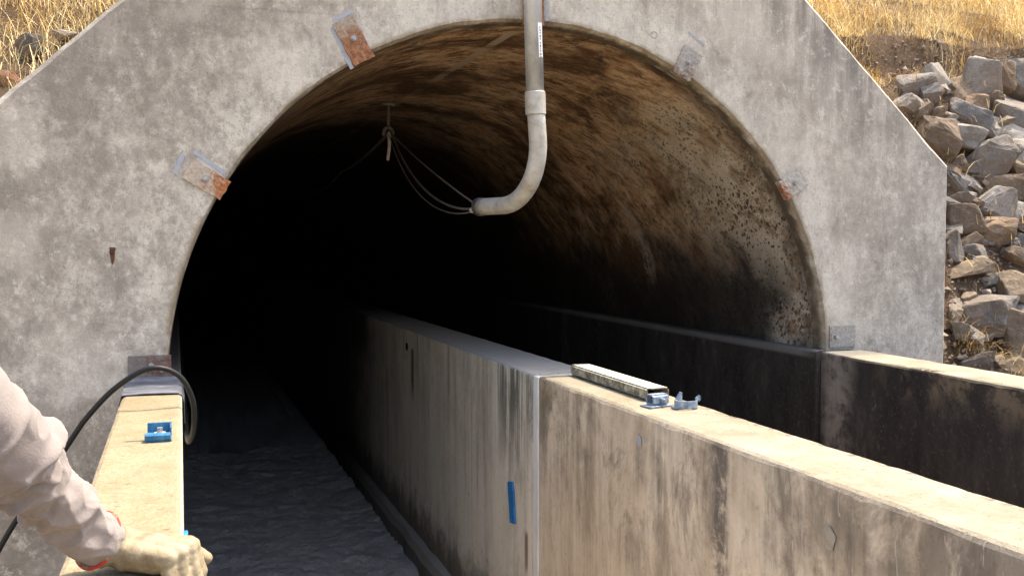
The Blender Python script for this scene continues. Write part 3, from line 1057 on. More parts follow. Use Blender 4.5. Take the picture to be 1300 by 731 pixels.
# ------------------------------------------------------------ channel walls
def channel_wall(pts, x_off, zt, zb, seed, chip=0.006, taper=0.0, step=0.03):
    """pts: list of (y, xl, xr) left and right face; lofted with worn top edges"""
    ya = [p[0] for p in pts]
    y0, y1 = ya[0], ya[-1]
    fine_end = min(y1, 9.0)
    yy = []
    y = y0
    while y < y1:
        yy.append(y)
        y += step if (0.6 < y < fine_end) else 0.4
    yy.append(y1)
    V, F = [], []
    for y in yy:
        xl = float(np.interp(y, ya, [p[1] for p in pts]))
        xr = float(np.interp(y, ya, [p[2] for p in pts]))
        z = zt(y) if callable(zt) else zt
        c1 = 0.007 + chip * (0.6 + n3(y * 5, seed, 0)) + chip * 1.3 * max(0, n3(y * 17, seed, 4) - .1)
        c2 = 0.007 + chip * (0.6 + n3(y * 5, seed, 8)) + chip * 1.3 * max(0, n3(y * 17, seed, 12) - .1)
        dz = 0.0025 * n3(y * 8, seed, 2)
        wl = 0.002 * n3(y * 4, seed, 6)
        prof = [(xl + wl, zb), (xl + wl, zb + .4 * (z - zb)), (xl + wl, z - c1 - .05), (xl + wl, z - c1), (xl + .35 * c1, z - .35 * c1), (xl + c1 * 1.1, z + dz), ((xl + xr) / 2, z + dz * .4),
                (xr - c2 * 1.1, z - dz), (xr - .35 * c2, z - .35 * c2), (xr, z - c2), (xr, z - c2 - .05), (xr, zb)]
        V += [(a, y, b) for a, b in prof]
    k = 12
    for i in range(len(yy) - 1):
        for j in range(k):
            a, b = i * k + j, i * k + (j + 1) % k
            F.append((a, b, b + k, a + k))
    F.append(tuple(range(k)))
    F.append(tuple(range((len(yy) - 1) * k, len(yy) * k))[::-1])
    return V, F


# middle wall
MW = empty("channel_wall", "middle concrete divider wall with streaked side and steel channel on its top", "wall", (1.45, 2.0, -0.3))
V, F = channel_wall([(-14, 1.322, 1.50), (1.25, 1.322, 1.555), (3.556, 1.32, 1.5825)], 0, 1.089, -0.3, 1, 0.009)
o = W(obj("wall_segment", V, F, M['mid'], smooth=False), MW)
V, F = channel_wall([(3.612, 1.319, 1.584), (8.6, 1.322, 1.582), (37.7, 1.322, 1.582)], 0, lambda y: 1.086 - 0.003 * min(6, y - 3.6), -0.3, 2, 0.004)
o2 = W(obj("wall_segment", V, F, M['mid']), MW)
bm = bmesh.new()
bm_box(bm, (1.315, 3.557, -0.28), (1.575, 3.611, 1.084), None, 0.004)
W(obj_bm("joint_sealant", bm, M['sealant']), MW)
# footing kerb along the foot
V, F = [], []
yy = list(np.arange(3.0, 9, 0.05)) + list(np.arange(9, 32, 1.0))
for y in yy:
    e = 0.012 * n3(y * 3, 2, 2)
    f = 0.012 * n3(y * 5, 7, 2)
    V += [(1.3185, y, -0.29), (1.3185, y, -0.10 + f), (1.285 + e, y, -0.115 + f), (1.262 + e, y, -0.15 + f), (1.255 + e, y, -0.29)]
for i in range(len(yy) - 1):
    for j in range(4):
        F.append((i * 5 + j, i * 5 + j + 1, i * 5 + j + 6, i * 5 + j + 5))
W(obj("footing", V, F, M['mid']), MW)
# tie hole: near-black disc painted as the dark inside it
bm = bmesh.new()
bm_cyl(bm, 0.024, 0.024, 0.006, Matrix.Translation((1.3195, 5.86, 0.975)) @ Matrix.Rotation(R_(90), 4, 'Y'), 14)
W(obj_bm("tie_hole_shade_disc", bm, M['dark_hole']), MW)
# blue strip on the wall face
bm = bmesh.new()
vs = bm_box(bm, (-0.006, -0.032, -0.085), (0.002, 0.032, 0.085), None, 0.0015)
bmesh.ops.subdivide_edges(bm, edges=bm.edges[:], cuts=3, use_grid_fill=True)
for v in bm.verts:
    v.co.y += 0.004 * n3(v.co.z * 30, 4, v.co.y * 20)
    v.co.x -= 0.003 * abs(n3(v.co.z * 45, 1, v.co.y * 60))
bmesh.ops.transform(bm, matrix=Matrix.Translation((1.3165, 3.868, 0.52)) @ Matrix.Rotation(R_(-11), 4, 'X'), verts=bm.verts)
b = W(obj_bm("blue_strip", bm, M['blue_strap']), MW)
b['label'] = "bright blue strip stuck upright on the wall side by the joint"
# small pale blue paint dab and mortar patch on near segment
def dab(cy, cz, ry, rz, mat, name, seed):
    V = [(1.3185, cy, cz)]
    for k in range(16):
        t = 2 * math.pi * k / 16
        q = 1 + 0.35 * n3(math.cos(t) * 2, math.sin(t) * 2, seed)
        V.append((1.3185, cy + ry * q * math.cos(t), cz + rz * q * math.sin(t)))
    return W(obj(name, V, [(0, 1 + k, 1 + (k + 1) % 16) for k in range(16)], mat), MW)


dab(2.683, 1.005, 0.016, 0.015, M['blue_paint'], "paint_mark", 3)
dab(1.765, 0.97, 0.022, 0.026, mat_simple("grey_mortar_patch", [(0.25, 0.205, 0.155), (0.36, 0.31, 0.24)], 30, 0.9, coord='pos'), "mortar_patch", 6)

# right wall
RW = empty("channel_wall", "right concrete channel wall stained black with sunlit cream top, below the rocks", "wall", (2.7, 2.0, -0.3))
V, F = channel_wall([(-14, 2.44, 2.70), (1.0, 2.50, 2.76), (3.575, 2.618, 2.83)], 0, 1.137, -0.3, 11, 0.006)
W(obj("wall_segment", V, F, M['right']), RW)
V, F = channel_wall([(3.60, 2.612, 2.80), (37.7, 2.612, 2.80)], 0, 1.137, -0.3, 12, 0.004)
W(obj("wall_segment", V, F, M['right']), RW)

# left wall
LW = empty("channel_wall", "left sunlit cream concrete wall with grey tape at its end, under the gloved hand", "wall", (-0.08, 2.0, -0.3))
V, F = channel_wall([(-1.2, -0.182, 0.000), (1.6, -0.172, 0.004), (3.612, -0.168, 0.014)], 0, 1.116, -0.3, 21, 0.005)
W(obj("wall_segment", V, F, M['left']), LW)
V, F = channel_wall([(3.618, -0.10, 0.014), (37.7, -0.10, 0.014)], 0, 1.105, -0.3, 22, 0.003)
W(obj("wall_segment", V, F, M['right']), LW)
# duct tape wrapped over the top at the headwall
V, F = [], []
ny = 12
for i in range(ny + 1):
    y = 3.33 + 0.27 * i / ny
    for (x, z) in ((-0.176, 0.98), (-0.1755, 1.09), (-0.168, 1.119), (-0.10, 1.1225), (-0.04, 1.1225), (0.0, 1.1215), (0.0125, 1.114), (0.020, 1.09), (0.020, 1.02)):
        q = 0.004 * n3(x * 30, y * 22, z * 20)
        yy_ = y + (0.012 * n3(x * 18, 5, z * 9) if i == 0 else 0)
        V.append((x + (q if x > 0 else -abs(q)), yy_, z + abs(q) * 1.2 + (0.02 * (i / ny) ** 6)))
for i in range(ny):
    for j in range(8):
        a = i * 9 + j
        F.append((a, a + 9, a + 10, a + 1))
t = W(obj("tape_wrap", V, F, M['tape']), LW)
sol = t.modifiers.new("solid", 'SOLIDIFY')
sol.thickness = 0.002
sol.offset = 1
t['label'] = "crinkled grey duct tape over the wall end"
bm = bmesh.new()
bm_box(bm, (0.006, 1.72, 1.02), (0.0135, 1.80, 1.10), None, 0.002)
b = W(obj_bm("blue_strip", bm, M['blue_strap']), LW)

# ------------------------------------------------------------ steel channel lying on the middle wall
SCN = empty("steel_channel", "lichen spotted rectangular steel channel lying on the middle wall top", "steel channel", (1.478, 3.20, 1.0925))
SCN.rotation_euler = (0, 0, R_(-0.6))
wd, ht, ln, th = 0.040, 0.040, 0.333, 0.0045
bm = bmesh.new()
ring = []
def prof(y, s):
    pts = [(-wd, 0), (wd, 0), (wd, ht), (-wd, ht)]
    if s:
        pts = [(-wd + th, th), (wd - th, th), (wd - th, ht - th), (-wd + th, ht - th)]
    return [bm.verts.new((x, y, z)) for x, z in pts]
o0, o1, i0, i1 = prof(-ln, 0), prof(ln, 0), prof(-ln, 1), prof(ln, 1)
for k in range(4):
    j = (k + 1) % 4
    bm.faces.new((o0[k], o0[j], o1[j], o1[k]))
    bm.faces.new((i0[k], i1[k], i1[j], i0[j]))
    bm.faces.new((o0[k], i0[k], i0[j], o0[j]))
    bm.faces.new((o1[k], o1[j], i1[j], i1[k]))
long_e = [e for e in bm.edges if abs(e.verts[0].co.y - e.verts[1].co.y) > .3 and abs(e.verts[0].co.x) > wd - 1e-4]
bmesh.ops.bevel(bm, geom=long_e, offset=0.006, segments=3, affect='EDGES')
obj_bm("channel_body", bm, M['tube'], SCN)
bm = bmesh.new()
bm_box(bm, (-wd + .006, -ln + .10, th + .001), (wd - .006, -ln + .104, ht - th - .001))
obj_bm("inner_dark_plug", bm, M['dark_hole'], SCN)  # near-black plug painted as the dark inside the hollow section


# ------------------------------------------------------------ beam clamps on the middle wall
def clamp_u(name, label, loc, rz):
    root = empty(name, label, "clamp", loc, "zinc clamps lying by the steel channel")
    root.rotation_euler = (0, 0, R_(rz))
    root.scale = (.88, .88, .88)
    return root


k1 = clamp_u("pipe_clamp", "boxy blue grey clamp lying against the open end of the steel channel", (1.425, 2.775, 1.092), 12)
bm = bmesh.new()   # square sleeve
pr = [(-.022, .004), (.022, .004), (.022, .042), (-.022, .042)]
pin = [(-.016, .010), (.016, .010), (.016, .036), (-.016, .036)]
A = [bm.verts.new((-.034, y, z)) for y, z in pr]
B = [bm.verts.new((.034, y, z)) for y, z in pr]
A2 = [bm.verts.new((-.034, y, z)) for y, z in pin]
B2 = [bm.verts.new((.034, y, z)) for y, z in pin]
for k in range(4):
    j = (k + 1) % 4
    bm.faces.new((A[k], A[j], B[j], B[k]))
    bm.faces.new((A2[k], B2[k], B2[j], A2[j]))
    bm.faces.new((A[k], A2[k], A2[j], A[j]))
    bm.faces.new((B[k], B[j], B2[j], B2[k]))
bmesh.ops.bevel(bm, geom=[e for e in bm.edges if abs(e.verts[0].co.x - e.verts[1].co.x) > .05 and abs(abs(e.verts[0].co.y) - .022) < 1e-4], offset=0.007, segments=3, affect='EDGES')
obj_bm("sleeve", bm, M['clamp'], k1)
bm = bmesh.new()
bm_box(bm, (-.058, -.034, -.002), (.045, .026, .0035), None, 0.0012)
obj_bm("base_flange", bm, M['clamp'], k1)
bm = bmesh.new()
bm_cyl(bm, .012, .012, .008, Matrix.Translation((.006, -.026, .022)) @ Matrix.Rotation(R_(90), 4, 'X'), 6)
bm_cyl(bm, .006, .006, .022, Matrix.Translation((.006, -.030, .022)) @ Matrix.Rotation(R_(90), 4, 'X'), 10)
obj_bm("bolt", bm, M['clamp'], k1)
bm = bmesh.new()
bm_cyl(bm, .0095, .0095, .004, Matrix.Translation((.024, -.0245, .018)) @ Matrix.Rotation(R_(90), 4, 'X'), 12)
obj_bm("washer", bm, M['bolt'], k1)

k2 = clamp_u("pipe_clamp", "curved blue grey clamp with upright bolts lying alone on the sunlit wall top", (1.488, 2.705, 1.092), -8)
V, F = [], []
m_ = 20
for i in range(m_ + 1):
    t = R_(175 + 190 * i / m_)
    for (r, z) in ((.034, .002), (.040, .002), (.040, .028), (.034, .028)):
        V.append((r * math.cos(t) * 1.05, r * math.sin(t) * .85, z))
for i in range(m_):
    for j in range(4):
        a, b_ = i * 4 + j, i * 4 + (j + 1) % 4
        F.append((a, b_, b_ + 4, a + 4))
F += [(3, 2, 1, 0), (m_ * 4, m_ * 4 + 1, m_ * 4 + 2, m_ * 4 + 3)]
obj("saddle", V, F, M['clamp'], k2)
bm = bmesh.new()
bm_box(bm, (-.046, -.010, -.002), (.040, .030, .004), None, .0012)
obj_bm("base_flange", bm, M['clamp'], k2)
bm = bmesh.new()
bm_cyl(bm, .013, .008, .022, Matrix.Translation((-.018, .018, .035)) @ Matrix.Rotation(R_(14), 4, 'Y'), 12)
bm_cyl(bm, .0065, .0065, .02, Matrix.Translation((-.015, .018, .043)) @ Matrix.Rotation(R_(14), 4, 'Y'), 10)
obj_bm("bolt", bm, M['clamp'], k2)
bm = bmesh.new()
bm_cyl(bm, .010, .009, .012, Matrix.Translation((.044, -.004, .032)) @ Matrix.Rotation(R_(35), 4, 'Y'), 6)
bm_cyl(bm, .0055, .0055, .014, Matrix.Translation((.046, -.004, .037)) @ Matrix.Rotation(R_(35), 4, 'Y'), 10)
obj_bm("bolt", bm, M['clamp'], k2)

# ------------------------------------------------------------ blue spring clip bolted on the left wall
BC = empty("wall_bracket", "small bright blue bolted bracket on the sunlit left wall top", "bracket", (-0.044, 2.60, 1.117))
bm = bmesh.new()
bm_box(bm, (-.030, -.060, -.001), (.028, .058, .005), None, .001)
obj_bm("base_plate", bm, M['blue'], BC)
bm = bmesh.new()
bm_box(bm, (-.030, .050, .005), (.028, .056, .029), None, .0012)
obj_bm("upright_flange", bm, M['blue'], BC)
bm = bmesh.new()
bm_box(bm, (-.034, -.064, .0045), (.026, -.028, .017), None, .002)
obj_bm("front_lip", bm, M['blue'], BC)
bm = bmesh.new()
bm_box(bm, (.024, -.01, .005), (.028, .052, .026), None, .001)
obj_bm("side_flange", bm, M['blue'], BC)
bm = bmesh.new()
bm_cyl(bm, .0135, .0135, .004, Matrix.Translation((.0, .018, .0075)), 18)
obj_bm("washer", bm, M['tie'], BC)
bm = bmesh.new()
bm_cyl(bm, .008, .0075, .012, Matrix.Translation((.0, .018, .0155)), 6)
obj_bm("bolt", bm, M['bolt'], BC)

# ------------------------------------------------------------ conduit
CD = empty("conduit_pipe", "galvanised steel conduit hanging down over the arch crown and bending into the tunnel", "conduit", (1.262, 3.545, 3.2))
h = Vector((-0.33, 0.944, 0)).normalized()
P0 = Vector((1.262, 3.545, 3.3))
PC = Vector((1.302, 3.553, 2.13))
P1 = Vector((1.314, 3.556, 1.985))
d0 = (P1 - P0).normalized()
V, F = tube_mesh([P0, P0.lerp(PC, .5), PC], 0.0345, 28)
W(obj("straight_pipe", V, F, M['galv'], smooth=True), CD)
path = [PC, PC.lerp(P1, .5), P1]
rb = 0.235
for k in range(1, 15):
    a = R_(90) * k / 14
    path.append(P1 + d0 * (rb * math.sin(a)) + h * (rb * (1 - math.cos(a))))
end = path[-1]
path += [end + h * .05, end + h * .10, end + h * .148]
V, F = tube_mesh(path, 0.0345, 28)
W(obj("elbow", V, F, M['galv_dusty'], smooth=True), CD)
endp = path[-1]
V, F = tube_mesh([endp - h * .004, endp + h * .014], 0.0385, 24)
W(obj("end_bushing", V, F, M['dark_end'], smooth=False), CD)
V, F = tube_mesh([PC - d0 * .044, PC - d0 * .041, PC + d0 * .041, PC + d0 * .044], lambda t: 0.0365 if t in (0, 1) else 0.0395, 28)
W(obj("coupling", V, F, M['galv_dusty'], smooth=False), CD)


def pipe_patch(name, s0, s1, a0, a1, r, mat, parent=CD):
    """curved label on the straight pipe; s = metres along pipe from P0, a = angle, 0 facing the viewer (-y), + to the right"""
    u = Vector((1, 0, 0))
    u = (u - d0 * u.dot(d0)).normalized()
    f = Vector((0, -1, 0))
    f = (f - d0 * f.dot(d0)).normalized()
    V, F = [], []
    n = 8
    for i in range(2):
        for k in range(n + 1):
            a = R_(a0 + (a1 - a0) * k / n)
            for rr in (r - .0006, r):
                V.append(P0 + d0 * (s0 + (s1 - s0) * i) + (f * math.cos(a) + u * math.sin(a)) * rr)
    q = 2 * (n + 1)
    for k in range(n):
        b_ = 2 * k
        F.append((b_ + 1, b_ + 3, b_ + 3 + q, b_ + 1 + q))
        F.append((b_, b_ + 2, b_ + 3, b_ + 1))
        F.append((b_ + q, b_ + 1 + q, b_ + 3 + q, b_ + 2 + q))
    return obj(name, V, F, mat)


s_top = (3.3 - 2.425)
st = W(pipe_patch("sticker", s_top, s_top + .128, -2, 31, .0352, M['paper']), CD)
st['label'] = "narrow white sticker with a column of tiny dark characters"
q = s_top + .014
for k, (l, gap) in enumerate([(.007, .003), (.008, .003), (.007, .003), (.008, .003), (.007, .008), (.008, .003), (.009, .003), (.005, .003), (.008, .003), (.008, .003), (.008, .003)]):
    g1 = pipe_patch("printed_character", q, q + l * .42, 12, 23, .0355, M['ink'])
    W2(W(g1, CD), CD)
    g1.parent = st
    g1.matrix_parent_inverse = Matrix.Identity(4)
    g2 = pipe_patch("printed_character", q + l * .55, q + l, 12 + (k % 3) * 2, 20 + (k % 2) * 3, .0355, M['ink'])
    g2.parent = st
    q += l + gap

# ------------------------------------------------------------ ceiling hook and cables
HK = empty("ceiling_hook", "thin hook hanging from the tunnel crown with a knotted tie and pale strap end", "hook", (1.238, 5.975, 2.45))
V, F = tube_mesh([(1.238, 5.975, 2.46), (1.240, 5.975, 2.39), (1.236, 5.972, 2.33), (1.238, 5.972, 2.285)], 0.009, 8)
W(obj("hanger_rod", V, F, M['cable'], smooth=True), HK)
V, F = tube_mesh(catmull([(1.20, 5.972, 2.44), (1.238, 5.972, 2.445), (1.275, 5.972, 2.44)], 4), 0.012, 8)
W(obj("anchor", V, F, M['cable'], smooth=True), HK)
V, F = tube_mesh(catmull([(1.20, 5.95, 2.25), (1.21, 5.95, 2.29), (1.24, 5.96, 2.30), (1.262, 5.96, 2.27), (1.24, 5.95, 2.245), (1.215, 5.95, 2.255)], 5), 0.010, 8)
W(obj("knot", V, F, M['cable'], smooth=True), HK)
V, F = tube_mesh(catmull([(1.232, 5.93, 2.27), (1.232, 5.93, 2.18), (1.222, 5.93, 2.10)], 4), 0.010, 8)
W(obj("strap_end", V, F, M['tie'], smooth=True), HK)
kn = Vector((1.240, 5.96, 2.275))
e_ = endp + h * .012


def cable(name, label, pts, r):
    V, F = tube_mesh(catmull(pts, 10), r, 8)
    return tag(obj(name, V, F, M['cable'], smooth=True), label, "cable", "cables slung inside the tunnel")


def sag(a, b, ds, side=0.0):
    P = []
    for k in range(7):
        t = k / 6
        p = a.lerp(b, t)
        p.z -= ds * 4 * t * (1 - t)
        p.x += side * 4 * t * (1 - t)
        P.append(p)
    return P


cable("cable", "upper taut grey cable from the conduit end to the ceiling hook", sag(kn, e_, 0.02), 0.0042)
cable("cable", "lower sagging grey cable from the conduit end to the ceiling hook", sag(kn + Vector((0.01, 0, 0)), e_ + Vector((0, 0, -.01)), 0.13, -0.015), 0.0055)
cable("cable", "thin grey cable between the two from conduit end to hook", sag(kn + Vector((-.01, 0, 0)), e_ + Vector((0, 0, -.016)), 0.165, -0.02), 0.0035)
cable("cable", "grey cable running from the ceiling hook away into the dark tunnel", sag(kn, Vector((1.33, 8.4, 2.20)), 0.03) + sag(Vector((1.33, 8.4, 2.20)), Vector((1.3, 12, 2.43)), 0.2)[1:], 0.010)
bm = bmesh.new()
V, F = tube_mesh([e_ - Vector((0, 0, .012)), e_ + h * .02 - Vector((0.004, 0, .016)), e_ + h * .045 - Vector((.008, 0, .012))], .011, 8)
W(obj("cable_tie", V, F, M['tie'], smooth=True), CD)

# ------------------------------------------------------------ black hose over the left wall
hp = [(-0.62, 3.40, 0.02), (-0.60, 3.33, 0.35), (-0.525, 3.25, 0.66), (-0.31, 3.17, 1.005), (-0.245, 3.13, 1.10), (-0.165, 3.08, 1.185), (-0.075, 3.05, 1.237), (0.0, 3.06, 1.214),
      (0.040, 3.08, 1.140), (0.046, 3.12, 1.055), (0.036, 3.24, 0.985), (0.028, 3.45, 0.95), (0.027, 4.1, 0.93), (0.027, 6.0, 0.92), (0.027, 9.0, 0.92)]
V, F = tube_mesh(catmull(hp, 12), 0.0082, 14)
tag(obj("hose", V, F, M['hose'], smooth=True), "black rubber hose arching over the taped end of the left wall", "hose")

# ------------------------------------------------------------ person: only the right arm and glove reach into view
PR = empty("person", "person in a pale pinkish work shirt resting a cream gloved hand on the left wall", "person", (-0.62, 1.12, 0))


def skin_mesh(name, joints, bones, radii, mat, levels=2):
    me = bpy.data.meshes.new(name)
    me.from_pydata(joints, bones, [])
    o = bpy.data.objects.new(name, me)
    C.objects.link(o)
    md = o.modifiers.new("skin", 'SKIN')
    md.use_smooth_shade = True
    sv = me.skin_vertices[0].data
    for i, r in enumerate(radii):
        sv[i].radius = r if isinstance(r, tuple) else (r, r)
        sv[i].use_root = (i == 0)
    s_ = o.modifiers.new("sub", 'SUBSURF')
    s_.levels = levels
    s_.render_levels = levels
    me.materials.append(mat)
    return o


# body (neck, head) continuous; mostly under clothes and out of the frame
bx, by = -0.62, 1.12
J = [(bx, by, .92), (bx, by, 1.15), (bx, by, 1.36), (bx + .01, by, 1.47), (bx + .03, by, 1.545), (bx + .045, by, 1.62), (bx + .04, by, 1.70), (bx + .125, by, 1.615),
     (bx, by + .09, .88), (bx + .01, by + .10, .48), (bx - .01, by + .11, .09), (bx, by - .09, .88), (bx + .02, by - .10, .48), (bx - .01, by - .11, .09)]
body = W(skin_mesh("body", J, [(0, 1), (1, 2), (2, 3), (3, 4), (4, 5), (5, 6), (5, 7), (0, 8), (8, 9), (9, 10), (0, 11), (11, 12), (12, 13)],
                   [.11, .11, .11, .05, .07, .088, .07, .018, .07, .05, .035, .07, .05, .035], M['skin']), PR)
hair = W(skin_mesh("hair", [(bx + .02, by, 1.735), (bx - .02, by, 1.70), (bx - .05, by, 1.63)], [(0, 1), (1, 2)], [.075, .088, .06], M['hair']), PR)
trs = W(skin_mesh("trousers", [(bx, by, 1.0), (bx, by, .93), (bx, by + .09, .84), (bx + .01, by + .10, .48), (bx - .01, by + .11, .07), (bx, by - .09, .84), (bx + .02, by - .10, .48), (bx - .01, by - .11, .07)],
                  [(0, 1), (1, 2), (2, 3), (3, 4), (1, 5), (5, 6), (6, 7)], [(.13, .17), (.13, .17), .10, .075, .07, .10, .075, .07], M['jeans']), PR)
for sy in (-.11, .11):
    W(skin_mesh("boot", [(bx - .03, by + sy, .06), (bx + .06, by + sy, .05), (bx + .17, by + sy, .04)], [(0, 1), (1, 2)], [.058, .052, .042], M['boot']), PR)


def shirt_mesh():
    # torso loft
    V, F = [], []
    seg = 40
    prof = [(.90, .15, .20), (1.05, .145, .195), (1.2, .15, .205), (1.35, .155, .215), (1.45, .13, .205), (1.50, .085, .12), (1.535, .062, .07)]
    for z, rx, ry in prof:
        for k in range(seg):
            t = 2 * math.pi * k / seg
            f = 1 + 0.03 * n3(math.cos(t) * 2, math.sin(t) * 2, z * 5)
            V.append((bx + rx * f * math.cos(t), by + ry * f * math.sin(t), z))
    for i in range(len(prof) - 1):
        for k in range(seg):
            a, b = i * seg + k, i * seg + (k + 1) % seg
            F.append((a, b, b + seg, a + seg))
    F.append(tuple(range(seg))[::-1])
    F.append(tuple(range((len(prof) - 1) * seg, len(prof) * seg)))
    # left arm, hanging relaxed outside the frame
    v2, f2 = tube_mesh(catmull([(bx, by + .17, 1.42), (bx - .01, by + .25, 1.25), (bx - .01, by + .28, 1.12), (bx + .05, by + .29, .95), (bx + .09, by + .28, .86)], 6), lambda t: .075 - .027 * t, 24)
    o_ = len(V)
    V += v2
    F += [tuple(i + o_ for i in f) for f in f2]
    # right arm: the one in the picture
    pts = [(-0.56, 1.00, 1.42), (-0.455, 1.06, 1.485), (-0.346, 1.18, 1.500), (-0.272, 1.27, 1.447), (-0.222, 1.36, 1.362), (-0.190, 1.43, 1.298), (-0.154, 1.485, 1.234), (-0.128, 1.512, 1.190), (-0.106, 1.532, 1.168)]
    path = catmull(pts, 34)
    n = len(path)
    S = [0]
    for a, b in zip(path[:-1], path[1:]):
        S.append(S[-1] + (b - a).length)
    L = S[-1]
    sr = random.Random(11)
    # ridges: (s, slope, theta0, amp, width, theta centre, theta width)
    RG = []
    s_el = S[int(34 * 4.45)]
    for k in range(34):
        c = s_el + sr.gauss(0.03, 0.085)
        RG.append((c, sr.uniform(-.05, .05), sr.uniform(0, 6.28), sr.choice((1, 1, -.8)) * sr.uniform(.004, .011), sr.uniform(.0045, .011), sr.uniform(0, 6.28), sr.uniform(.6, 1.5)))
    for k in range(16):
        c = L - abs(sr.gauss(0.0, 0.08)) - .055
        RG.append((c, sr.uniform(-.03, .03), sr.uniform(0, 6.28), sr.choice((1, -1)) * sr.uniform(.003, .007), sr.uniform(.006, .013), sr.uniform(0, 6.28), sr.uniform(.6, 1.4)))
    SEG = 110
    T = [(path[min(i + 1, n - 1)] - path[max(i - 1, 0)]).normalized() for i in range(n)]
    nrm = (Vector((0, 0, 1)) - T[0] * T[0].z).normalized()
    o_ = len(V)
    for i in range(n):
        nrm = (nrm - T[i] * nrm.dot(T[i])).normalized()
        bi = T[i].cross(nrm)
        s_ = S[i]
        base = float(np.interp(s_, [0, .25 * L, s_el - .05, s_el, s_el + .05, L - .07, L], [.074, .068, .060, .053, .048, .0425, .0375]))
        for k in range(SEG):
            th_ = 2 * math.pi * k / SEG
            r = base
            for (c, sl_, t0, am, wd_, tc, tw) in RG:
                ds = s_ - c - sl_ * math.sin(th_ - t0)
                if abs(ds) < 3 * wd_:
                    dt = (th_ - tc + math.pi) % (2 * math.pi) - math.pi
                    r += am * math.exp(-(ds / wd_) ** 2) * math.exp(-(dt / tw) ** 2)
            # overhanging fold of the upper sleeve at the elbow
            es = s_ - (s_el + .012 * math.sin(th_ * 2 + 1) + .02 * math.cos(th_ - 1.0))
            r += .008 * sstep(-.05, -.004, es) * (1 - sstep(-.004, .003, es))
            r += .0025 * n3(math.cos(th_) * 2, math.sin(th_) * 2, s_ * 22)
            q1 = n3(math.cos(th_) * 1.1 + s_ * 5, math.sin(th_) * 1.1, s_ * 26)
            q2 = n3(math.cos(th_) * 1.6 - s_ * 9, math.sin(th_) * 1.6 + 7, s_ * 34)
            env = (1 - sstep(L - .045, L - .02, s_)) * math.exp(-((s_ - s_el - .03) / .11) ** 2) + .75 * math.exp(-((s_ - L + .05) / .06) ** 2)
            r += env * (.011 * (.34 - abs(q1) ** .6) + .006 * (.30 - abs(q2) ** .6))
            V.append(path[i] + (nrm * math.cos(th_) + bi * math.sin(th_)) * r)
    for i in range(n - 1):
        for k in range(SEG):
            a, b = o_ + i * SEG + k, o_ + i * SEG + (k + 1) % SEG
            F.append((a, b, b + SEG, a + SEG))
    F.append(tuple(range(o_, o_ + SEG))[::-1])
    F.append(tuple(range(o_ + (n - 1) * SEG, o_ + n * SEG)))
    o = obj("shirt", V, F, M['cloth'], smooth=True)
    return o


W(shirt_mesh(), PR)


def glove(mtx, cd=Vector((-1, 0, .07)), name="glove"):
    """one continuous gloved hand: x along the fingers, y to the thumb side, z up; grown from joints and remeshed"""
    bm = bmesh.new()

    def cap(a, b, r1, r2, n=5):
        a, b = Vector(a), Vector(b)
        for k in range(n + 1):
            t = k / n
            r = bmesh.ops.create_icosphere(bm, subdivisions=2, radius=r1 + (r2 - r1) * t)
            for v in r['verts']:
                v.co += a.lerp(b, t)

    # palm: fan of tapered rods from wrist to each knuckle
    kn_ = [(.098, .034, .006), (.103, .011, .009), (.099, -.012, .007), (.090, -.034, .002)]
    wr = [(.0, .016, 0), (.0, .006, 0.002), (.0, -.006, 0.002), (.0, -.016, 0)]
    for a, b in zip(wr, kn_):
        cap(a, b, .024, .0165, 9)
    cap((.02, .02, -.008), (.075, .03, -.008), .021, .016)
    cap((.02, -.02, -.008), (.075, -.028, -.008), .02, .016)
    ln_ = [(.046, .027, .022), (.050, .031, .024), (.046, .029, .023), (.037, .022, .020)]
    bends = [(66, 30, 18), (70, 28, 16), (72, 26, 16), (70, 30, 16)]
    yaw_ = [5, 1, -3, -8]
    for k in range(4):
        p = Vector(kn_[k])
        a = 0
        r = .0150 if k < 3 else .0130
        for s_ in range(3):
            a += bends[k][s_]
            d = Vector((math.cos(R_(a)) * math.cos(R_(yaw_[k])), math.sin(R_(yaw_[k])) * math.cos(R_(a)), -math.sin(R_(a))))
            q = p + d * ln_[k][s_]
            cap(p, q, r, r * .92, 5)
            p = q
            r *= .92
    # thumb
    cap((.022, .026, -.010), (.052, .055, -.012), .021, .0165)
    cap((.052, .055, -.012), (.088, .068, -.014), .0165, .0148)
    cap((.088, .068, -.014), (.114, .066, -.022), .0148, .012)
    # gauntlet cuff
    cap((.008, 0, 0), cd * .030, .032, .036, 7)
    # open rim of the gauntlet
    ax = cd.normalized()
    e1 = ax.cross(Vector((0, 0, 1))).normalized()
    e2 = e1.cross(ax)
    for kk in range(28):
        tt = 2 * math.pi * kk / 28
        pp = (e1 * math.cos(tt) + e2 * math.sin(tt)) * .036
        cap(ax * .026 + pp * .98, ax * .044 + pp * 1.16, .0042, .0042, 9)
    o = obj_bm(name, bm, M['glove'], None, True)
    rm = o.modifiers.new("remesh", 'REMESH')
    rm.mode = 'VOXEL'
    rm.voxel_size = 0.0028
    rm.use_smooth_shade = True
    sm = o.modifiers.new("smooth", 'SMOOTH')
    sm.factor = .5
    sm.iterations = 6
    tx = bpy.data.textures.new("leather_creases", 'CLOUDS')
    tx.noise_scale = .028
    tx.noise_depth = 2
    dp = o.modifiers.new("creases", 'DISPLACE')
    dp.texture = tx
    dp.texture_coords = 'LOCAL'
    dp.strength = .008
    dp.mid_level = .5
    o.matrix_local = mtx
    return o


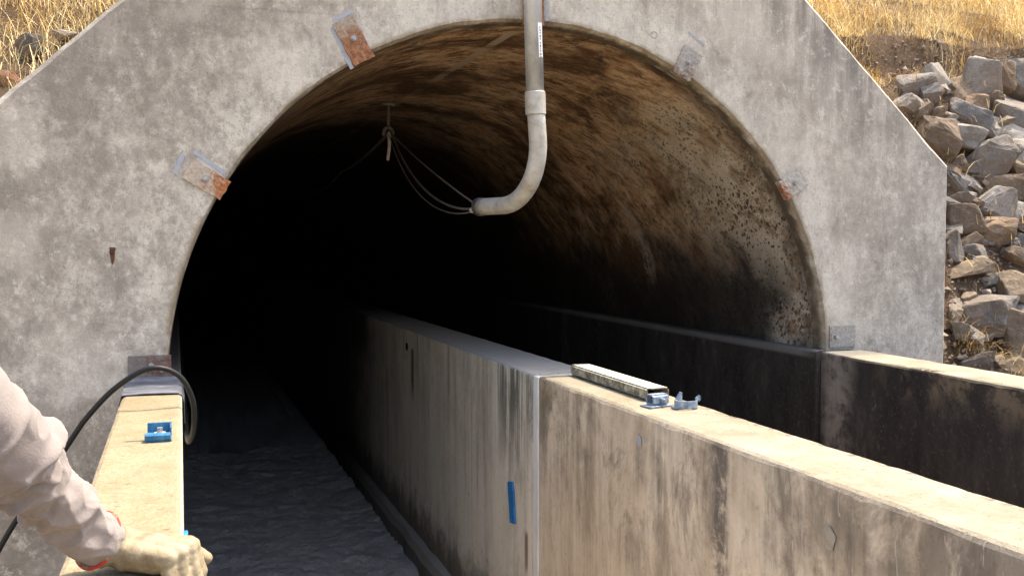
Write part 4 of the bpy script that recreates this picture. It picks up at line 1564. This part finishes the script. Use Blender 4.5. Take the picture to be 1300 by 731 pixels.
# right hand: palm on the wall top, fingers turned over its inner edge
xd = Vector((0.92, -0.40, -0.10)).normalized()
zd = (Vector((0.05, 0.0, 1)) - xd * Vector((0.05, 0.0, 1)).dot(xd)).normalized()
yd = zd.cross(xd)
mh = Matrix((xd, yd, zd)).transposed().to_4x4()
cuffd = (mh.to_3x3().transposed() @ Vector((-.60, -.52, .45))).normalized()
mh = mh @ Matrix.Scale(0.96, 4)
mh.translation = Vector((-0.086, 1.558, 1.150))
gl = glove(mh, cuffd)
gl.parent = PR
gl.matrix_parent_inverse = Matrix.Translation(-Vector(PR.location))
gl['label'] = "cream leather work glove with red cuff edge"
# red bound edge of the cuff
qx = cuffd.cross(Vector((0, 0, 1))).normalized()
qz = qx.cross(cuffd)
V = [cuffd * .0435 + (qx * math.cos(2 * math.pi * k / 48) + qz * math.sin(2 * math.pi * k / 48)) * .0425 for k in range(49)]
V2, F2 = tube_mesh(V, .0031, 8, False)
tr = obj("cuff_trim", V2, F2, M['red'], smooth=True)
tr.parent = gl
m2 = Matrix.Translation((bx + .095, by + .28, .845)) @ Matrix.Rotation(R_(80), 4, 'Y')
g2 = glove(m2)
g2.parent = PR
g2.matrix_parent_inverse = Matrix.Translation(-Vector(PR.location))

# ------------------------------------------------------------ riprap rocks
def rock_mesh(seed, sx, sy, sz):
    r = random.Random(seed)
    bm = bmesh.new()
    for k in range(15):
        v = Vector((r.gauss(0, 1), r.gauss(0, 1), r.gauss(0, 1))).normalized() * r.uniform(.85, 1.08)
        v = Vector([max(-.72, min(.72, c)) for c in v]) / .76
        bm.verts.new(v)
    res = bmesh.ops.convex_hull(bm, input=bm.verts)
    bmesh.ops.delete(bm, geom=[g_ for g_ in res['geom_interior'] if isinstance(g_, bmesh.types.BMVert)], context='VERTS')
    bmesh.ops.dissolve_limit(bm, angle_limit=R_(14), verts=bm.verts, edges=bm.edges)
    bmesh.ops.bevel(bm, geom=bm.edges[:], offset=.075, segments=2, affect='EDGES', profile=.55)
    bmesh.ops.triangulate(bm, faces=bm.faces)
    bmesh.ops.subdivide_edges(bm, edges=[e for e in bm.edges if e.calc_length() > .3], cuts=2, use_grid_fill=True)
    bmesh.ops.triangulate(bm, faces=bm.faces)
    for v in bm.verts:
        c = v.co.copy()
        f = 1 + (.09) * n3(c.x * 2.2 + seed, c.y * 2.2, c.z * 2.2) + .05 * n3(c.x * 6 + seed, c.y * 6, c.z * 6)
        v.co = Vector((c.x * sx * f, c.y * sy * f, c.z * sz * f))
    return bm


GREY, BLUE, PALE, TAN, BRN, ORG, WHT = (.25, .228, .202), (.19, .182, .174), (.36, .33, .29), (.28, .22, .155), (.19, .145, .105), (.29, .205, .13), (.41, .38, .34)
ROCKS = [  # x, y, z, width, height, colour, tilt, label
    (4.45, 4.63, 2.54, .165, .235, PALE, 0, "tall pale rock with brown foot standing in the top row"),
    (4.27, 4.59, 2.48, .150, .165, TAN, 35, "tan rock with a slanting white face left of the tall pale rock"),
    (4.13, 4.60, 2.50, .115, .190, PALE, -10, "narrow pale rock at the left end of the top row"),
    (4.59, 4.63, 2.55, .130, .155, ORG, 5, "small tan rock right of the tall pale rock"),
    (4.74, 4.63, 2.55, .185, .185, GREY, -5, "rounded grey rock at the right end of the top row"),
    (4.32, 4.53, 2.38, .110, .090, ORG, 5, "small tan brown rock wedged under the top row"),
    (4.45, 4.55, 2.41, .090, .080, BRN, -20, "small dark tan stone under the tall pale rock"),
    (4.24, 4.48, 2.29, .200, .135, BLUE, 24, "blue grey slab leaning to the left below the top row"),
    (4.03, 4.47, 2.27, .140, .095, GREY, 0, "low grey rock beside the slab, above the brown block"),
    (4.53, 4.51, 2.34, .260, .200, GREY, -20, "broad grey sloping rock below the rounded end rock"),
    (3.90, 4.40, 2.15, .200, .215, BRN, 8, "brown block with a pale top just behind the headwall slope"),
    (4.14, 4.39, 2.14, .220, .170, PALE, 4, "pale topped rock with a brown front below the blue slab"),
    (4.45, 4.43, 2.20, .290, .165, WHT, 6, "long whitish rock under the broad grey sloping rock"),
    (4.24, 4.33, 2.03, .290, .190, GREY, -18, "large angular brown grey rock with a ridge, mid bank"),
    (4.47, 4.35, 2.07, .170, .160, PALE, 12, "light rock right of the large ridged rock"),
    (3.98, 4.26, 1.91, .170, .160, BLUE, 15, "grey blue rock beside the headwall's upright edge"),
    (4.29, 4.25, 1.90, .240, .140, BRN, -4, "flat grey brown rock below the ridged rock"),
    (4.02, 4.33, 2.03, .080, .080, BRN, 20, "small dark stone left of the ridged rock"),
    (4.10, 4.20, 1.81, .210, .130, WHT, -6, "flat pale rock with a bright top under the grey blue rock"),
    (4.26, 4.16, 1.74, .140, .120, WHT, 12, "whitish broken rock below the flat pale rock"),
    (4.04, 4.12, 1.67, .190, .130, ORG, -8, "orange tan block halfway down the bank"),
    (3.87, 4.13, 1.69, .140, .170, BRN, 0, "earthy brown rock between headwall edge and orange block"),
    (3.86, 4.04, 1.53, .110, .090, BLUE, 0, "small blue grey stone below the orange block"),
    (3.76, 3.98, 1.43, .210, .105, TAN, -22, "tan slab with a bright slanting edge by the headwall"),
    (3.79, 3.88, 1.26, .260, .190, BLUE, -10, "large grey blue rock above the dry weeds"),
    (3.91, 3.82, 1.15, .200, .210, BRN, 8, "brown rock right of the dry weeds at the bank foot"),
    (4.04, 3.94, 1.36, .170, .150, TAN, 0, "brown rounded rock right of the large grey blue rock"),
    (3.64, 3.77, 1.04, .190, .100, BLUE, 0, "pale blue grey stone low behind the right wall"),
    (3.75, 4.06, 1.58, .075, .130, GREY, 0, "thin grey rock against the headwall edge"),
    (4.14, 4.04, 1.53, .140, .080, BRN, 10, "dark flat rock near the frame edge, mid bank"),
    (3.83, 3.75, 1.00, .150, .085, TAN, 0, "low tan stone at the foot of the brown rock"),
    (3.96, 4.61, 2.50, .180, .140, GREY, -14, "grey shaly rock near the top of the headwall slope"),
    (3.84, 4.52, 2.36, .170, .095, PALE, 10, "pale broken rock beside the headwall slope"),
    (3.93, 4.51, 2.32, .120, .100, BRN, 0, "brown stone between the pale broken rock and the low grey rock"),
    (3.61, 3.90, 1.25, .090, .120, GREY, 0, "small grey rock low against the headwall edge"),
]
for i, (x, y, z, wd_, ht_, col, tilt, lab) in enumerate(ROCKS):
    dp_ = max(.07, min(wd_, ht_) * .62)
    bm = rock_mesh(i * 7 + 3, wd_ * .73, dp_, ht_ * .73)
    o = obj_bm("rock", bm, M['rock'], None, False, (x, y - .01, z))
    o.rotation_euler = (R_(random.uniform(-14, 6)), R_(tilt), R_(random.uniform(-18, 18) - 15))
    o.color = (*col, 1)
    tag(o, lab, "rock", "riprap rocks on the bank")
# hand sized filler stones between and beyond, each a rock of its own
pool = []
for k in range(6):
    bm = rock_mesh(900 + k, 1, .8, .7)
    me = bpy.data.meshes.new("stone")
    bm.to_mesh(me)
    bm.free()
    me.materials.append(M['rock'])
    pool.append(me)
rs = random.Random(5)
SHORT = ["tall pale top rock", "white streaked tan rock", "narrow pale top rock", "small tan top rock", "rounded grey end rock", "tan brown wedged rock", "dark tan stone",
         "blue grey slab", "low grey rock", "broad grey sloping rock", "brown block", "pale topped rock", "long whitish rock", "large ridged rock", "light rock", "grey blue rock",
         "flat grey brown rock", "small dark stone", "flat pale rock", "whitish broken rock", "orange tan block", "earthy brown rock", "small blue grey stone", "tan slanting slab",
         "large grey blue rock", "brown foot rock", "rounded brown rock", "pale blue grey stone", "thin grey rock", "dark flat rock", "low tan stone", "grey shaly rock",
         "pale broken rock", "brown stone", "small grey low rock"]
for k in range(105):
    y = rs.uniform(3.72, 4.66)
    x = rs.uniform(3.45 + (y - 3.7) * .6, 3.98 + (y - 3.7) * 1.0)
    s_ = (rs.uniform(.025, .05) if k % 3 else rs.uniform(.05, .085)) if x < 4.9 else rs.uniform(.05, .11)
    o = bpy.data.objects.new("stone", pool[k % 6])
    C.objects.link(o)
    o.location = (x, y, hill(x, y) + s_ * .25)
    o.scale = (s_ * rs.uniform(.8, 1.4), s_, s_ * rs.uniform(.7, 1.1))
    o.rotation_euler = (rs.uniform(-.6, .6), rs.uniform(-.6, .6), rs.uniform(0, 6.28))
    cn, cc = rs.choice((('grey', GREY), ('tan', TAN), ('brown', BRN), ('pale', PALE), ('dark grey', BLUE)))
    o.color = (*cc, 1)
    best = min(range(len(ROCKS)), key=lambda q: (ROCKS[q][0] - o.location.x) ** 2 + (ROCKS[q][2] - o.location.z) ** 2)
    dx, dz = o.location.x - ROCKS[best][0], o.location.z - ROCKS[best][2]
    rel = ("right of" if dx > 0 else "left of") if abs(dx) > abs(dz) else ("above" if dz > 0 else "below")
    tag(o, "%s %s filler stone %s the %s on the bank" % ("tiny" if s_ < .034 else "small" if s_ < .05 else "middling", cn, rel, SHORT[best]), "stone", "small filler stones of the bank")
for (x, y, z, wd_, ht_, col, lab) in ((-.54, 4.40, 2.38, .10, .10, (.13, .13, .125), "dark grey stone in dry grass above the left shoulder"),
                                      (-.60, 4.20, 2.22, .12, .06, (.30, .16, .10), "reddish flat stone at the left edge beside the headwall shoulder"),
                                      (-.42, 4.54, 2.46, .09, .045, (.36, .33, .30), "small pale flat stone behind the left shoulder edge")):
    o = obj_bm("rock", rock_mesh(int(wd_ * 1000), wd_ * .55, wd_ * .4, ht_ * .55), M['rock'], None, False, (x, y, z))
    o.color = (*col, 1)
    tag(o, lab, "rock", "stones in the left grass")

# ------------------------------------------------------------ dry grass (stuff)
def grass(name, spots, label_):
    """spots: (x, y, z, length, lean dir, lean, tint, width)"""
    V, F, T = [], [], []
    for (x, y, z, ln_, ld, le, ti, wd_) in spots:
        b = len(V)
        dx, dy = math.cos(ld), math.sin(ld)
        px, py = -dy, dx
        if abs(px) < .5:
            px, py = (.7 if px >= 0 else -.7), py
        cu = rs.uniform(.4, 1.4)
        for k in range(4):
            t = k / 3
            hx = ln_ * le * t ** (1 + cu)
            hz = ln_ * (t - .5 * le * t ** 2)
            wv = wd_ * (1 - .8 * t)
            cx_, cy_, cz_ = x + dx * hx, y + dy * hx, z + hz
            V += [(cx_ - px * wv, cy_ - py * wv, cz_), (cx_ + px * wv, cy_ + py * wv, cz_)]
            T += [ti, ti]
        for k in range(3):
            F.append((b + 2 * k, b + 2 * k + 1, b + 2 * k + 3, b + 2 * k + 2))
    o = obj(name, V, F, M['grass'])
    at = o.data.attributes.new("tint", 'FLOAT', 'POINT')
    at.data.foreach_set("value", T)
    return tag(o, label_, kind='stuff')


def blades(n, xr, yr, dens, lnr, base=.55):
    S = []
    while len(S) < n:
        x, y = rs.uniform(*xr), rs.uniform(*yr)
        dn = dens(x, y)
        if rs.random() > dn:
            continue
        cl = n3(x, y, 2, 3.0)
        lay = rs.random() < .62
        ln_ = rs.uniform(*lnr) * (1 + .8 * cl)
        ti = min(1, max(0, base + .9 * cl + .5 * n3(x, y, 9, 5) + rs.gauss(0, .2)))
        S.append((x, y, hill(x, y) - .01, ln_, rs.uniform(0, 6.28) if not lay else rs.uniform(0, 6.28), rs.uniform(.8, 1.7) if lay else rs.uniform(.15, .8), ti, rs.uniform(.0006, .0017)))
    return S


S = blades(46000, (2.5, 7.6), (5.0, 9.5), lambda x, y: (.06 + .94 * sstep(5.02, 5.2, y)) * (1 if n3(x, y, 7, 1.6) > -.15 else .10), (.08, .34), .72)
S += blades(9000, (2.4, 4.15), (4.25, 5.1), lambda x, y: sstep(4.1, 3.5, x), (.06, .18), .65)
S += blades(4200, (3.3, 5.6), (4.62, 5.05), lambda x, y: .5 if n3(x, y, 3, 4) > .05 else .05, (.04, .14), .5)
grass("dry_grass", S, "golden dry grass on the bank above the rocks")
S = blades(27000, (-2.6, .6), (3.96, 7.5), lambda x, y: (.4 + .6 * sstep(4.2, 4.7, y)) * (1 if n3(x, y, 7, 2.0) > -.3 else .2), (.05, .24), .85)
grass("dry_grass", S, "golden dry grass on the slope above the left shoulder")
S = []
for k in range(260):
    c = rs.choice(((3.62, 3.80, 1.12), (3.70, 3.76, 1.06), (3.80, 3.72, 1.0), (3.66, 3.86, 1.2), (3.58, 3.8, 1.1)))
    S.append((c[0] + rs.gauss(0, .05), c[1] + rs.gauss(0, .03) - .06, c[2] + rs.gauss(-.03, .03), rs.uniform(.05, .19), rs.uniform(0, 6.28), rs.uniform(.5, 1.7), rs.uniform(.1, .55), rs.uniform(.0006, .0013)))
for k in range(160):   # twigs and dead stalks among the rocks
    y = rs.uniform(3.8, 4.6)
    x = rs.uniform(3.5, 4.7)
    S.append((x, y - .08, hill(x, y) + .02, rs.uniform(.05, .2), rs.uniform(0, 6.28), rs.uniform(.6, 1.6), rs.uniform(.0, .5), rs.uniform(.0008, .002)))
grass("dry_weeds", S, "thin dry weeds growing among the bank rocks")

# loose gravel and clods on the bank soil (stuff)
V, F = [], []
for k in range(5200):
    y = rs.uniform(3.68, 5.0)
    x = rs.uniform(2.95, 5.3)
    if x < 3.4 and y < 4.4:
        continue
    q = rs.uniform(.004, .012) if k % 9 else rs.uniform(.012, .024)
    c = Vector((x, y, hill(x, y) + q * .3))
    b = len(V)
    for d in ((1, 0, 0), (-1, 0, 0), (0, 1, 0), (0, -1, 0), (0, 0, 1), (0, 0, -1)):
        V.append(c + Vector(d) * q * rs.uniform(.6, 1.3) + Vector((rs.gauss(0, q * .2), rs.gauss(0, q * .2), rs.gauss(0, q * .2))))
    for f in ((0, 2, 4), (2, 1, 4), (1, 3, 4), (3, 0, 4), (2, 0, 5), (1, 2, 5), (3, 1, 5), (0, 3, 5)):
        F.append(tuple(b + i for i in f))
tag(obj("gravel", V, F, M['gravel']), "loose brown gravel and clods on the bank soil", kind='stuff')
